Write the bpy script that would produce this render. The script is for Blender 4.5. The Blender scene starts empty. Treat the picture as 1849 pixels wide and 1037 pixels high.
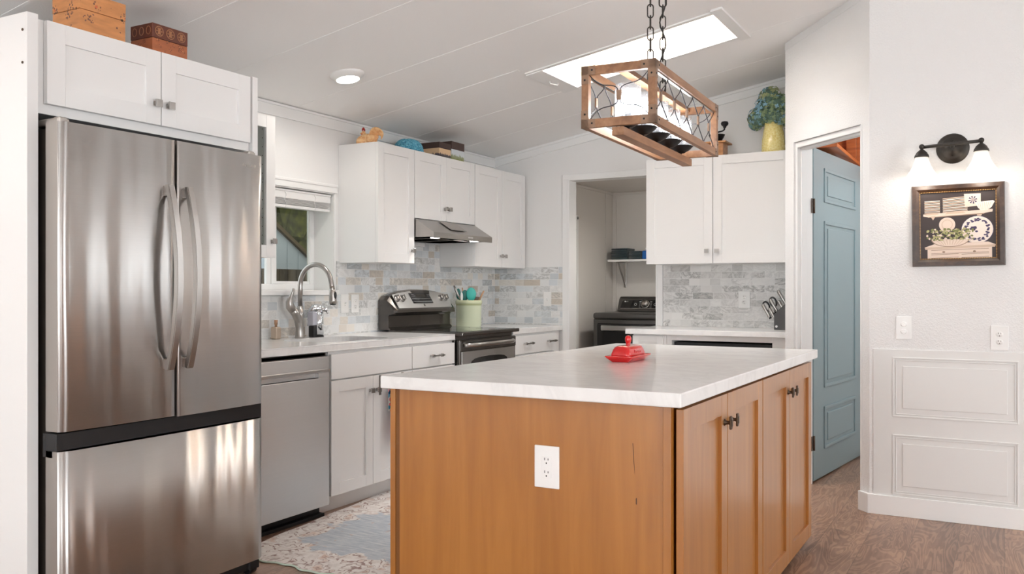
import bpy, bmesh, math, random
from mathutils import Vector, Matrix, Euler
random.seed(7)
SC = bpy.context.scene
COL = SC.collection
PI = math.pi

# ------------------------------------------------------------------ camera, world, exposure
CAM_H = 1.205
cam_d = bpy.data.cameras.new('camera'); cam = bpy.data.objects.new('camera', cam_d); COL.objects.link(cam)
cam.location = (0, 0, CAM_H); cam.rotation_euler = (PI/2, 0, math.radians(29.04))
cam_d.sensor_width = 36; cam_d.lens = 1602.4/1849*36; cam_d.shift_y = 3.85/1849; cam_d.clip_start = 0.02
SC.camera = cam
SC.view_settings.view_transform = 'Standard'; SC.view_settings.look = 'None'
SC.view_settings.gamma = 1.0; SC.view_settings.use_curve_mapping = False
SC.view_settings.exposure = 0.50
SC.cycles.use_denoising = True
SC.cycles.max_bounces = 10; SC.cycles.diffuse_bounces = 6; SC.cycles.glossy_bounces = 5; SC.cycles.transparent_max_bounces = 16
SC.cycles.sample_clamp_indirect = 6.0
SC.cycles.caustics_reflective = False; SC.cycles.caustics_refractive = False

W = bpy.data.worlds.new('world'); SC.world = W; W.use_nodes = True
bg = W.node_tree.nodes['Background']; bg.inputs[0].default_value = (0.92, 0.96, 1.0, 1); bg.inputs[1].default_value = 1.7

def area(name, loc, rot, sx, sy, watt, color=(1, 1, 1)):
    l = bpy.data.lights.new(name, 'AREA'); l.shape = 'RECTANGLE'; l.size = sx; l.size_y = sy
    l.energy = watt; l.color = color
    o = bpy.data.objects.new(name, l); COL.objects.link(o); o.location = loc; o.rotation_euler = rot
    return o
# added fill panels standing in for daylight from unseen windows behind the camera
area('fill_light', (-1.6, -3.82, 1.25), (PI/2, 0, PI), 2.2, 1.9, 125, (0.915, 0.962, 1.0))
area('fill_light', (2.0, -3.82, 1.25), (PI/2, 0, PI), 2.2, 1.9, 62, (0.915, 0.962, 1.0))
area('fill_light', (4.82, 0.6, 1.25), (PI/2, 0, PI/2), 2.6, 1.9, 125, (0.915, 0.962, 1.0))
area('patio_fill_light', (1.42, 5.06, 1.08), (PI/2, 0, 0), 1.5, 1.95, 54, (0.925, 0.97, 1.0))  # added panel behind the unseen patio vanes, for light and fridge streaks
area('skylight_daylight', (-1.91, 5.01, 3.22), (0, 0, 0), 1.0, 0.46, 30, (0.97, 0.985, 1.0))
def lamp_point(name, loc, watt, r=0.05, color=(1, .93, .84)):
    l = bpy.data.lights.new(name, 'POINT'); l.energy = watt; l.shadow_soft_size = r; l.color = color
    o = bpy.data.objects.new(name, l); COL.objects.link(o); o.location = loc; return o
def lamp_spot(name, loc, watt, r=0.08, ang=2.9, color=(1, .95, .88), rot=(0, 0, 0)):
    l = bpy.data.lights.new(name, 'SPOT'); l.energy = watt; l.shadow_soft_size = r; l.color = color; l.spot_size = ang; l.spot_blend = .6
    o = bpy.data.objects.new(name, l); COL.objects.link(o); o.location = loc; o.rotation_euler = rot; return o

# ------------------------------------------------------------------ materials
class NT:
    def __init__(s, m):
        s.t = m.node_tree; s.n = s.t.nodes; s.l = s.t.links
        s.b = s.n.get('Principled BSDF')
    def new(s, ty, **kw):
        n = s.n.new(ty)
        for k, v in kw.items():
            if k in n.inputs.keys(): n.inputs[k].default_value = v
            else: setattr(n, k, v)
        return n
    def link(s, a, b): s.l.new(a, b)
    def coord(s, scale=(1, 1, 1), rot=(0, 0, 0), loc=(0, 0, 0), kind='Object'):
        tc = s.new('ShaderNodeTexCoord'); mp = s.new('ShaderNodeMapping')
        mp.inputs['Scale'].default_value = scale; mp.inputs['Rotation'].default_value = rot; mp.inputs['Location'].default_value = loc
        if kind == 'World':
            g = s.new('ShaderNodeNewGeometry'); s.link(g.outputs['Position'], mp.inputs['Vector'])
        else: s.link(tc.outputs[kind], mp.inputs['Vector'])
        return mp.outputs['Vector']
    def noise(s, vec, scale=5, detail=3, rough=.5, dist=0):
        n = s.new('ShaderNodeTexNoise'); s.link(vec, n.inputs['Vector'])
        n.inputs['Scale'].default_value = scale; n.inputs['Detail'].default_value = detail
        n.inputs['Roughness'].default_value = rough; n.inputs['Distortion'].default_value = dist
        return n.outputs['Fac']
    def ramp(s, fac, stops, interp='LINEAR'):
        r = s.new('ShaderNodeValToRGB'); s.link(fac, r.inputs['Fac']); e = r.color_ramp.elements
        r.color_ramp.interpolation = interp
        while len(e) < len(stops): e.new(.5)
        for i, (p, c) in enumerate(stops):
            e[i].position = p; e[i].color = (c[0], c[1], c[2], 1) if hasattr(c, '__len__') else (c, c, c, 1)
        return r.outputs['Color']
    def mix(s, fac, a, b, mode='MIX'):
        m = s.new('ShaderNodeMix'); m.data_type = 'RGBA'; m.blend_type = mode
        for sock, v in ((m.inputs[0], fac), (m.inputs[6], a), (m.inputs[7], b)):
            if hasattr(v, 'is_linked') or hasattr(v, 'links'): s.link(v, sock)
            else: sock.default_value = v if not hasattr(v, '__len__') else (*v[:3], 1)
        return m.outputs[2]
    def math(s, op, a, b=None, c=None):
        m = s.new('ShaderNodeMath'); m.operation = op
        for i, v in enumerate((a, b, c)):
            if v is None: continue
            if hasattr(v, 'links'): s.link(v, m.inputs[i])
            else: m.inputs[i].default_value = v
        return m.outputs[0]
    def bump(s, h, strength=.3, dist=.002):
        b = s.new('ShaderNodeBump'); b.inputs['Strength'].default_value = strength; b.inputs['Distance'].default_value = dist
        s.link(h, b.inputs['Height']); s.link(b.outputs['Normal'], s.b.inputs['Normal']); return b
    def sep(s, vec):
        x = s.new('ShaderNodeSeparateXYZ'); s.link(vec, x.inputs[0]); return x.outputs
    def comb(s, x, y, z=0):
        c = s.new('ShaderNodeCombineXYZ')
        for i, v in enumerate((x, y, z)):
            if hasattr(v, 'links'): s.link(v, c.inputs[i])
            else: c.inputs[i].default_value = v
        return c.outputs[0]

def srgb(r, g, b):
    f = lambda c: (c/255/12.92) if c/255 <= .04045 else ((c/255+.055)/1.055)**2.4
    return (f(r), f(g), f(b))
MATS = {}
def mat(name, col=(.8, .8, .8), rough=.5, metal=0.0, **kw):
    m = bpy.data.materials.new(name); m.use_nodes = True; n = NT(m); b = n.b
    b.inputs['Base Color'].default_value = (*col, 1); b.inputs['Roughness'].default_value = rough; b.inputs['Metallic'].default_value = metal
    for k, v in kw.items():
        key = {'spec': 'Specular IOR Level', 'coat': 'Coat Weight', 'coat_rough': 'Coat Roughness', 'trans': 'Transmission Weight', 'aniso': 'Anisotropic', 'sheen': 'Sheen Weight'}[k]
        b.inputs[key].default_value = v
    MATS[name] = m; return m, n

def paint(name, col, rough=.55, scale=120, strength=.12, dist=.001, detail=2, knock=False):
    m, n = mat(name, col, rough)
    v = n.coord(kind='World'); f = n.noise(v, scale, detail, .5)
    if knock: f = n.ramp(n.noise(v, scale, 3, .55, .4), [(.42, 0), (.62, 1)])
    n.bump(f, strength, dist); return m
M_WALL = paint('wall_paint', (.79, .785, .775), .6, 150, .25, .0012)
M_WALLTEX = paint('knockdown_wall_paint', (.80, .80, .795), .6, 120, .40, .0022, knock=True)
M_WAINS = paint('wainscot_paint', (.74, .735, .72), .45, 60, .03, .001)
M_CEIL = paint('ceiling_paint', (.90, .895, .885), .7, 170, .35, .002)
M_LAUNDRY = paint('laundry_wall_paint', (.70, .67, .635), .6, 120, .12, .001)
M_TRIM = paint('trim_paint', (.83, .83, .82), .35, 40, .02, .001)
M_CAB = paint('cabinet_paint', (.80, .795, .785), .32, 30, .015, .001)
M_BLINDMAT = paint('blind_slat', (.78, .775, .765), .45, 30, .02, .001)
M_PLASTIC = paint('white_plastic', (.82, .815, .80), .3, 20, .01, .001)
M_DARK = mat('dark_slot', (.01, .01, .01), .5)[0]
M_BLACK = mat('black_plastic', (.012, .012, .013), .5)[0]
M_BLACKMETAL = mat('black_metal', (.02, .02, .022), .4, .6)[0]
M_GASKET = mat('grey_gasket', (.10, .09, .08), .5)[0]

def steel(name, col, rough, dirv, aniso=.75, wave=.0, streak=400):
    m, n = mat(name, col, rough, 1.0, aniso=aniso)
    sc = (3, 3, streak) if dirv[2] == 1 and name != 'satin_steel_edge' else tuple(streak if d == 0 else 3 for d in dirv)
    v = n.coord(sc, kind='World'); f = n.noise(v, 1.0, 2, .6)
    r = n.math('MULTIPLY_ADD', f, .05, rough-.025); n.link(r, n.b.inputs['Roughness'])
    c = n.ramp(f, [(0.2, tuple(x*.975 for x in col)), (.8, tuple(min(1, x*1.02) for x in col))]); n.link(c, n.b.inputs['Base Color'])
    t = n.comb(*dirv); n.link(t, n.b.inputs['Tangent'])
    if wave:
        v2 = n.coord((1, 5.5, .8), kind='World'); n.bump(n.noise(v2, 1.0, 1.5, .45), 1.0, wave)
    return m
M_STEEL = steel('brushed_steel_fridge', (.72, .71, .695), .34, (0, 0, 1), 1.0, .03)
M_STEEL2 = steel('brushed_steel', (.62, .615, .61), .32, (0, 0, 1), .7)
M_STEELSIDE = steel('satin_steel_edge', (.46, .43, .40), .42, (0, 0, 1), .2)
M_HOOD = steel('hood_steel', (.46, .44, .42), .30, (0, 0, 1), .7)
M_NICKEL = mat('brushed_nickel', (.45, .43, .41), .28, 1.0)[0]
M_CHROME = mat('chrome', (.75, .77, .80), .10, 1.0)[0]
M_BRONZE = mat('aged_bronze', (.10, .07, .05), .38, .9)[0]
M_ORB = mat('dark_bronze', (.055, .05, .045), .42, .7)[0]
M_DRYER = mat('graphite_steel', (.13, .125, .12), .32, .85)[0]
M_GLASSBLACK = mat('black_glass', (.008, .008, .009), .04, 0, spec=.6)[0]
M_SLATE = mat('slate_enamel', (.085, .074, .066), .2, .75, coat=.5)[0]

def wood(name, c0, c1, c2, rough, scale=(22, 22, 1.6), det=4, coat=.3, bump=.05, dist=.6):
    m, n = mat(name, c1, rough, 0, coat=coat, coat_rough=.25)
    v = n.coord(scale, kind='World'); f = n.noise(v, 1.0, det, .55, dist)
    f2 = n.noise(n.coord(tuple(x*.18 for x in scale), kind='World'), 1.0, 2, .5)
    g = n.math('ADD', n.math('MULTIPLY', f, .65), n.math('MULTIPLY', f2, .35))
    c = n.ramp(g, [(.30, c0), (.5, c1), (.70, c2)]); n.link(c, n.b.inputs['Base Color'])
    n.bump(f, bump, .0006); return m
M_MAPLE = wood('honey_maple', srgb(152, 95, 34), srgb(165, 106, 41), srgb(177, 118, 50), .36, coat=.8)
M_PENDWOOD = wood('pendant_wood', srgb(112, 76, 50), srgb(146, 104, 72), srgb(170, 128, 94), .5, (30, 5, 30), coat=.05)
M_PENDCAP = wood('pendant_corner', srgb(120, 92, 70), srgb(138, 108, 84), srgb(150, 120, 96), .45, (30, 8, 30), coat=.1)
M_GRIND = wood('grinder_wood', srgb(150, 96, 52), srgb(186, 128, 76), srgb(205, 150, 98), .45, (8, 30, 30))
M_CLOSETWOOD = wood('closet_pine', srgb(120, 58, 24), srgb(176, 92, 38), srgb(200, 112, 50), .5, (4, 4, 30))
M_SKYWOOD = wood('skylight_board', srgb(205, 170, 140), srgb(232, 205, 180), srgb(245, 225, 205), .6, (3, 3, 26), coat=0)  # pale tones stand in for wood overexposed by the skylight
M_FRAME = wood('walnut_frame', srgb(38, 24, 16), srgb(62, 42, 30), srgb(84, 60, 42), .38, (26, 8, 26), coat=.2)

def quartz():
    m, n = mat('white_quartz', (.80, .79, .775), .17, 0, spec=.4)
    v = n.coord((1.0, 1.6, 1.0), rot=(0, 0, .6), kind='World')
    f = n.noise(v, 2.2, 7, .62, 1.6)
    a = n.math('ABSOLUTE', n.math('SUBTRACT', f, .5))
    c = n.ramp(a, [(0.0, (.75, .745, .735)), (.05, (.80, .795, .785)), (.2, (.83, .825, .815))])
    f2 = n.noise(v, 1.2, 3, .5); c = n.mix(n.math('MULTIPLY', f2, .2), c, (.75, .745, .735))
    n.link(c, n.b.inputs['Base Color']); return m
M_QUARTZ = quartz()

def tile(name, axis, stops, w=.157, h=.0512, z0=.925, veincol=(.20, .20, .19), vein=.8):
    """running-bond stone tiles; axis 0/1 = which world axis runs along the wall"""
    m, n = mat(name, (.6, .6, .6), .22)
    g = n.new('ShaderNodeNewGeometry'); s = n.sep(g.outputs['Position'])
    u = s[axis]; vv = n.math('DIVIDE', n.math('SUBTRACT', s[2], z0), h)
    row = n.math('FLOOR', vv); fv = n.math('FRACT', vv)
    wn0 = n.new('ShaderNodeTexWhiteNoise'); wn0.noise_dimensions = '1D'; n.link(row, wn0.inputs['W'])
    off = n.math('ADD', n.math('MULTIPLY', n.math('MODULO', row, 2.0), .5), n.math('MULTIPLY', wn0.outputs['Value'], .18))
    uu = n.math('ADD', n.math('DIVIDE', u, w), n.math('ADD', off, 40.0))
    cid = n.math('FLOOR', uu); fu = n.math('FRACT', uu)
    # some tiles are split in two short ones
    wn1 = n.new('ShaderNodeTexWhiteNoise'); wn1.noise_dimensions = '2D'; n.link(n.comb(cid, row), wn1.inputs['Vector'])
    split = n.math('LESS_THAN', wn1.outputs['Value'], .32)
    half = n.math('MULTIPLY', split, n.math('FLOOR', n.math('MULTIPLY', fu, 2.0)))
    cid2 = n.math('ADD', cid, n.math('MULTIPLY', half, .37))
    fu2 = n.math('FRACT', n.math('MULTIPLY', fu, n.math('ADD', 1.0, split)))
    wn = n.new('ShaderNodeTexWhiteNoise'); wn.noise_dimensions = '2D'; n.link(n.comb(cid2, n.math('ADD', row, 11.0)), wn.inputs['Vector'])
    base = n.ramp(wn.outputs['Value'], stops, 'CONSTANT')
    # veins
    pv = n.new('ShaderNodeVectorMath'); pv.operation = 'MULTIPLY_ADD'
    n.link(g.outputs['Position'], pv.inputs[0]); pv.inputs[1].default_value = (9, 9, 14)
    n.link(wn.outputs['Color'], pv.inputs[2])
    vm = n.new('ShaderNodeVectorMath'); vm.operation = 'SCALE'; n.link(wn.outputs['Color'], vm.inputs[0]); vm.inputs['Scale'].default_value = 30
    va = n.new('ShaderNodeVectorMath'); va.operation = 'ADD'; n.link(pv.outputs[0], va.inputs[0]); n.link(vm.outputs[0], va.inputs[1])
    f = n.noise(va.outputs[0], 1.0, 6, .65, 1.5)
    a = n.math('ABSOLUTE', n.math('SUBTRACT', f, .52))
    vf = n.ramp(a, [(0.0, 1.0), (.025, .5), (.13, 0)])
    sel = n.math('MULTIPLY', n.math('MULTIPLY', vf, vein), n.math('POWER', wn1.outputs['Value'], 1.2))
    c = n.mix(sel, base, veincol)
    cl = n.noise(va.outputs[0], .55, 2, .5); c = n.mix(n.math('MULTIPLY', cl, .30), c, (.78, .78, .77))
    du = n.math('MINIMUM', fu2, n.math('SUBTRACT', 1.0, fu2)); dv = n.math('MINIMUM', fv, n.math('SUBTRACT', 1.0, fv))
    gu = n.math('LESS_THAN', n.math('MULTIPLY', du, w), .0014); gu2 = n.math('LESS_THAN', n.math('MULTIPLY', dv, h), .0014)
    gr = n.math('MAXIMUM', gu, gu2)
    c = n.mix(gr, c, (.80, .80, .79)); n.link(c, n.b.inputs['Base Color'])
    n.bump(n.math('SUBTRACT', 1.0, gr), .5, .0008); return m
S_L = [(0, (.74, .75, .75)), (.14, (.63, .67, .70)), (.26, (.80, .80, .79)), (.40, (.70, .74, .76)), (.50, (.76, .77, .77)), (.62, (.70, .65, .58)), (.70, (.73, .74, .73)), (.80, (.54, .58, .61)), (.86, (.77, .73, .67)), (.93, (.58, .51, .43))]
S_R = [(0, (.78, .775, .76)), (.2, (.72, .715, .70)), (.38, (.82, .815, .80)), (.55, (.66, .655, .64)), (.7, (.77, .765, .75)), (.85, (.73, .72, .705)), (.94, (.56, .555, .54))]
M_TILEL = tile('marble_tile_side', 1, S_L)
M_TILEB = tile('marble_tile_back', 0, S_L)
M_TILER = tile('marble_tile_grey', 0, S_R, veincol=(.16, .16, .16), vein=.95)

def floor_mat():
    m, n = mat('walnut_laminate', (.2, .12, .08), .28, 0, spec=.4)
    g = n.new('ShaderNodeNewGeometry'); s = n.sep(g.outputs['Position'])
    w, L = .195, 1.22
    ux = n.math('ADD', n.math('DIVIDE', s[0], w), 50.0); col = n.math('FLOOR', ux); fx = n.math('FRACT', ux)
    wn0 = n.new('ShaderNodeTexWhiteNoise'); wn0.noise_dimensions = '1D'; n.link(col, wn0.inputs['W'])
    uy = n.math('ADD', n.math('DIVIDE', s[1], L), n.math('ADD', wn0.outputs['Value'], 30.0)); row = n.math('FLOOR', uy); fy = n.math('FRACT', uy)
    wn = n.new('ShaderNodeTexWhiteNoise'); wn.noise_dimensions = '2D'; n.link(n.comb(col, row), wn.inputs['Vector'])
    vm = n.new('ShaderNodeVectorMath'); vm.operation = 'SCALE'; n.link(wn.outputs['Color'], vm.inputs[0]); vm.inputs['Scale'].default_value = 17
    sc = n.new('ShaderNodeVectorMath'); sc.operation = 'MULTIPLY'; n.link(g.outputs['Position'], sc.inputs[0]); sc.inputs[1].default_value = (5.5, 1.0, 1)
    va = n.new('ShaderNodeVectorMath'); va.operation = 'ADD'; n.link(sc.outputs[0], va.inputs[0]); n.link(vm.outputs[0], va.inputs[1])
    big = n.noise(va.outputs[0], 1.0, 3, .5, 1.1)
    rings = n.math('SINE', n.math('MULTIPLY', big, 120.0))
    sc2 = n.new('ShaderNodeVectorMath'); sc2.operation = 'MULTIPLY'; n.link(g.outputs['Position'], sc2.inputs[0]); sc2.inputs[1].default_value = (55, 6, 1)
    fine = n.noise(sc2.outputs[0], 1.0, 3, .6, .5)
    patch = n.noise(va.outputs[0], .8, 4, .6, .5)
    k = n.math('ADD', n.math('MULTIPLY', n.ramp(rings, [(0, .0), (.35, 1)]), .12), n.math('ADD', n.math('MULTIPLY', patch, .62), n.math('MULTIPLY', fine, .26)))
    k = n.math('ADD', k, n.math('MULTIPLY', n.math('SUBTRACT', wn.outputs['Value'], .5), .13))
    c = n.ramp(k, [(.28, srgb(84, 60, 48)), (.42, srgb(122, 90, 72)), (.56, srgb(152, 118, 96)), (.74, srgb(180, 146, 120))])
    ex = n.math('MULTIPLY', n.math('MINIMUM', fx, n.math('SUBTRACT', 1.0, fx)), w); ey = n.math('MULTIPLY', n.math('MINIMUM', fy, n.math('SUBTRACT', 1.0, fy)), L)
    gr = n.math('LESS_THAN', n.math('MINIMUM', ex, ey), .0010)
    c = n.mix(n.math('MULTIPLY', gr, .7), c, (.03, .02, .015)); n.link(c, n.b.inputs['Base Color'])
    n.bump(fine, .12, .0006); return m
M_FLOOR = floor_mat()

def glass_thin(name, tint=(1, 1, 1), rough=.0, fac=1.0):
    m = bpy.data.materials.new(name); m.use_nodes = True; t = m.node_tree; t.nodes.clear()
    o = t.nodes.new('ShaderNodeOutputMaterial'); tr = t.nodes.new('ShaderNodeBsdfTransparent'); gl = t.nodes.new('ShaderNodeBsdfGlossy')
    mx = t.nodes.new('ShaderNodeMixShader'); fr = t.nodes.new('ShaderNodeLayerWeight')
    pw = t.nodes.new('ShaderNodeMath'); pw.operation = 'POWER'; pw.inputs[1].default_value = 5.0
    mm = t.nodes.new('ShaderNodeMath'); mm.operation = 'MULTIPLY_ADD'; mm.inputs[1].default_value = .95*fac; mm.inputs[2].default_value = .04*fac; mm.use_clamp = True
    tr.inputs[0].default_value = (*tint, 1); gl.inputs['Roughness'].default_value = rough
    t.links.new(fr.outputs['Facing'], pw.inputs[0]); t.links.new(pw.outputs[0], mm.inputs[0]); t.links.new(mm.outputs[0], mx.inputs[0]); t.links.new(tr.outputs[0], mx.inputs[1]); t.links.new(gl.outputs[0], mx.inputs[2]); t.links.new(mx.outputs[0], o.inputs[0])
    return m
M_PANE = glass_thin('window_glass', (.93, .95, .94))
M_PANESCREEN = glass_thin('insect_screened_glass', (.66, .67, .63))
def seeded():
    m = glass_thin('seeded_glass', (.93, .95, .97), .05, 1.6); t = m.node_tree
    v = t.nodes.new('ShaderNodeTexVoronoi'); v.inputs['Scale'].default_value = 95
    tc = t.nodes.new('ShaderNodeTexCoord'); t.links.new(tc.outputs['Object'], v.inputs['Vector'])
    b = t.nodes.new('ShaderNodeBump'); b.inputs['Strength'].default_value = .9; b.inputs['Distance'].default_value = .004
    r = t.nodes.new('ShaderNodeValToRGB'); r.color_ramp.elements[0].position = .12; r.color_ramp.elements[1].position = .3
    t.links.new(v.outputs['Distance'], r.inputs[0]); t.links.new(r.outputs[0], b.inputs['Height'])
    for n in t.nodes:
        if n.type in ('BSDF_GLOSSY', 'LAYER_WEIGHT'): t.links.new(b.outputs['Normal'], n.inputs['Normal'])
    mx2 = t.nodes.new('ShaderNodeMixShader'); df = t.nodes.new('ShaderNodeBsdfTranslucent'); df.inputs[0].default_value = (.9, .93, 1, 1)
    out = [n for n in t.nodes if n.type == 'OUTPUT_MATERIAL'][0]; prev = out.inputs[0].links[0].from_socket
    mm = t.nodes.new('ShaderNodeMath'); mm.operation = 'MULTIPLY_ADD'; mm.inputs[1].default_value = -.12; mm.inputs[2].default_value = .18
    t.links.new(r.outputs[0], mm.inputs[0]); t.links.new(mm.outputs[0], mx2.inputs[0]); t.links.new(prev, mx2.inputs[1]); t.links.new(df.outputs[0], mx2.inputs[2]); t.links.new(mx2.outputs[0], out.inputs[0])
    return m
M_SEED = seeded()
def emit(name, col, s):
    m = bpy.data.materials.new(name); m.use_nodes = True; n = NT(m)
    n.b.inputs['Base Color'].default_value = (*col, 1); n.b.inputs['Emission Color'].default_value = (*col, 1); n.b.inputs['Emission Strength'].default_value = s
    return m
M_BULB = emit('lit_bulb', (1, .97, .94), 42)
M_LED = emit('lit_led_diffuser', (1, .97, .92), 14)
M_HOODLED = emit('lit_hood_lamp', (1, .97, .93), 18)
M_SCONCEBULB = emit('lit_sconce_bulb', (1, .93, .84), 3.5)
def frosted():
    m, n = mat('frosted_glass_shade', (.95, .94, .92), .35)
    t = n.new('ShaderNodeBsdfTranslucent'); t.inputs[0].default_value = (.95, .93, .90, 1)
    mx = n.new('ShaderNodeMixShader'); mx.inputs[0].default_value = .6
    out = [x for x in n.n if x.type == 'OUTPUT_MATERIAL'][0]
    n.link(n.b.outputs[0], mx.inputs[1]); n.link(t.outputs[0], mx.inputs[2]); n.link(mx.outputs[0], out.inputs[0]); return m
M_FROST = frosted()

# ------------------------------------------------------------------ mesh helpers
def B(): return bmesh.new()
LEFT = lambda x: Matrix(((0, 0, 1, x), (1, 0, 0, 0), (0, 1, 0, 0), (0, 0, 0, 1)))      # (u,v,w)->(x+w, u, v)
BACK = lambda y: Matrix(((1, 0, 0, 0), (0, 0, -1, y), (0, 1, 0, 0), (0, 0, 0, 1)))     # (u,v,w)->(u, y-w, v)
ID = Matrix.Identity(4)
def merge(dst, src, M=None):
    if M is not None: src.transform(M)
    me = bpy.data.meshes.new('t'); src.to_mesh(me); src.free()
    dst.from_mesh(me); bpy.data.meshes.remove(me)
def box(bm, a0, a1, b0, b1, c0, c1, bev=0.0, M=None, seg=2, mi=0):
    t = bmesh.new(); bmesh.ops.create_cube(t, size=1)
    for v in t.verts:
        v.co = Vector(((a0+a1)/2+v.co.x*(a1-a0), (b0+b1)/2+v.co.y*(b1-b0), (c0+c1)/2+v.co.z*(c1-c0)))
    bev = min(bev, abs(a1-a0)*.45, abs(b1-b0)*.45, abs(c1-c0)*.45)
    if bev > 0: bmesh.ops.bevel(t, geom=t.edges[:], offset=bev, segments=seg, profile=.5, affect='EDGES')
    if bev > 0 and seg > 1:
        for f in t.faces: f.smooth = False
    if mi:
        for f in t.faces: f.material_index = mi
    merge(bm, t, M)
def ring_axes(d):
    d = d.normalized(); a = Vector((0, 0, 1)) if abs(d.z) < .9 else Vector((1, 0, 0))
    x = d.cross(a).normalized(); return x, d.cross(x).normalized()
def cyl(bm, p0, p1, r0, r1=None, seg=20, caps=True, M=None, mi=0):
    r1 = r0 if r1 is None else r1; p0 = Vector(p0); p1 = Vector(p1); x, y = ring_axes(p1-p0); t = bmesh.new(); R = []
    for p, r in ((p0, r0), (p1, r1)):
        R.append([t.verts.new(p+(x*math.cos(2*PI*i/seg)+y*math.sin(2*PI*i/seg))*r) for i in range(seg)])
    for i in range(seg):
        f = t.faces.new((R[0][i], R[0][(i+1) % seg], R[1][(i+1) % seg], R[1][i])); f.smooth = True; f.material_index = mi
    if caps:
        f = t.faces.new(R[0][::-1]); f.material_index = mi; f = t.faces.new(R[1]); f.material_index = mi
    bmesh.ops.recalc_face_normals(t, faces=t.faces[:]) if caps else None
    merge(bm, t, M)
def tube(bm, pts, r, seg=10, M=None, closed=False, mi=0):
    pts = [Vector(p) for p in pts]; n = len(pts); rr = r if hasattr(r, '__len__') else [r]*n
    t = bmesh.new(); rings = []; ref = None
    for i, p in enumerate(pts):
        if closed: d = pts[(i+1) % n]-pts[i-1]
        else: d = pts[min(i+1, n-1)]-pts[max(i-1, 0)]
        d.normalize()
        if ref is None: x, y = ring_axes(d)
        else:
            x = (ref-d*ref.dot(d)).normalized(); y = d.cross(x)
        ref = x
        rings.append([t.verts.new(p+(x*math.cos(2*PI*k/seg)+y*math.sin(2*PI*k/seg))*rr[i]) for k in range(seg)])
    m = n if closed else n-1
    for i in range(m):
        a, b = rings[i], rings[(i+1) % n]
        for k in range(seg):
            f = t.faces.new((a[k], a[(k+1) % seg], b[(k+1) % seg], b[k])); f.smooth = True; f.material_index = mi
    if not closed: t.faces.new(rings[0][::-1]); t.faces.new(rings[-1])
    bmesh.ops.recalc_face_normals(t, faces=t.faces[:]); merge(bm, t, M)
def lathe(bm, prof, M=None, seg=32, mi=0, smooth=True, close=True):
    t = bmesh.new(); R = []
    for r, z in prof:
        if r < 1e-5: R.append([t.verts.new((0, 0, z))])
        else: R.append([t.verts.new((r*math.cos(2*PI*i/seg), r*math.sin(2*PI*i/seg), z)) for i in range(seg)])
    for a, b in zip(R, R[1:]):
        for i in range(seg):
            j = (i+1) % seg
            if len(a) == 1 and len(b) == 1: continue
            if len(a) == 1: f = t.faces.new((a[0], b[i], b[j]))
            elif len(b) == 1: f = t.faces.new((a[i], a[j], b[0]))
            else: f = t.faces.new((a[i], a[j], b[j], b[i]))
            f.smooth = smooth; f.material_index = mi
    bmesh.ops.recalc_face_normals(t, faces=t.faces[:]); merge(bm, t, M)
def prism(bm, poly, d0, d1, M=None, mi=0, bev=0):
    """poly in (u,v), extruded along w from d0 to d1"""
    t = bmesh.new(); a = [t.verts.new((u, v, d0)) for u, v in poly]; b = [t.verts.new((u, v, d1)) for u, v in poly]; n = len(poly)
    t.faces.new(a[::-1]); t.faces.new(b)
    for i in range(n): t.faces.new((a[i], a[(i+1) % n], b[(i+1) % n], b[i]))
    for f in t.faces: f.material_index = mi
    bmesh.ops.recalc_face_normals(t, faces=t.faces[:])
    if bev: bmesh.ops.bevel(t, geom=t.edges[:], offset=bev, segments=2, profile=.5, affect='EDGES')
    merge(bm, t, M)
def ball(bm, c, rx, ry=None, rz=None, u=20, v=12, M=None, mi=0):
    ry = rx if ry is None else ry; rz = rx if rz is None else rz
    t = bmesh.new(); bmesh.ops.create_uvsphere(t, u_segments=u, v_segments=v, radius=1)
    for q in t.verts: q.co = Vector((c[0]+q.co.x*rx, c[1]+q.co.y*ry, c[2]+q.co.z*rz))
    for f in t.faces: f.smooth = True; f.material_index = mi
    merge(bm, t, M)
def T(x, y, z): return Matrix.Translation((x, y, z))
def Rz(a): return Matrix.Rotation(a, 4, 'Z')
def Rx(a): return Matrix.Rotation(a, 4, 'X')
def Ry(a): return Matrix.Rotation(a, 4, 'Y')

def world_of(o):
    m = Matrix.Identity(4)
    while o is not None:
        m = (Matrix.Translation(o.location) @ o.rotation_euler.to_matrix().to_4x4()) @ m; o = o.parent
    return m
def obj(name, bm, m, parent=None, local=False, smooth_angle=None):
    """link a bmesh as ONE mesh object. Geometry is in world coordinates unless local=True."""
    if parent is not None and not local: bm.transform(world_of(parent).inverted())
    me = bpy.data.meshes.new(name); bm.to_mesh(me); bm.free()
    for x in (m if isinstance(m, (list, tuple)) else [m]): me.materials.append(x)
    o = bpy.data.objects.new(name, me); COL.objects.link(o); o.parent = parent
    return o
def thing(name, label, cat, loc=(0, 0, 0), rz=0, group=None):
    o = bpy.data.objects.new(name, None); COL.objects.link(o); o.empty_display_size = .05
    o.location = loc; o.rotation_euler = (0, 0, rz); o['label'] = label; o['category'] = cat
    if group: o['group'] = group
    return o
def tag(o, label, cat, group=None, kind=None):
    o['label'] = label; o['category'] = cat
    if group: o['group'] = group
    if kind: o['kind'] = kind
    return o
def solo(name, bm, m, label, cat, group=None, origin=None):
    """a one-mesh thing; origin moved to its base"""
    if origin is None:
        xs = [v.co.x for v in bm.verts]; ys = [v.co.y for v in bm.verts]; zs = [v.co.z for v in bm.verts]
        origin = ((min(xs)+max(xs))/2, (min(ys)+max(ys))/2, min(zs))
    bm.transform(Matrix.Translation(Vector(origin)).inverted())
    o = obj(name, bm, m); o.location = origin
    return tag(o, label, cat, group)
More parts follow.
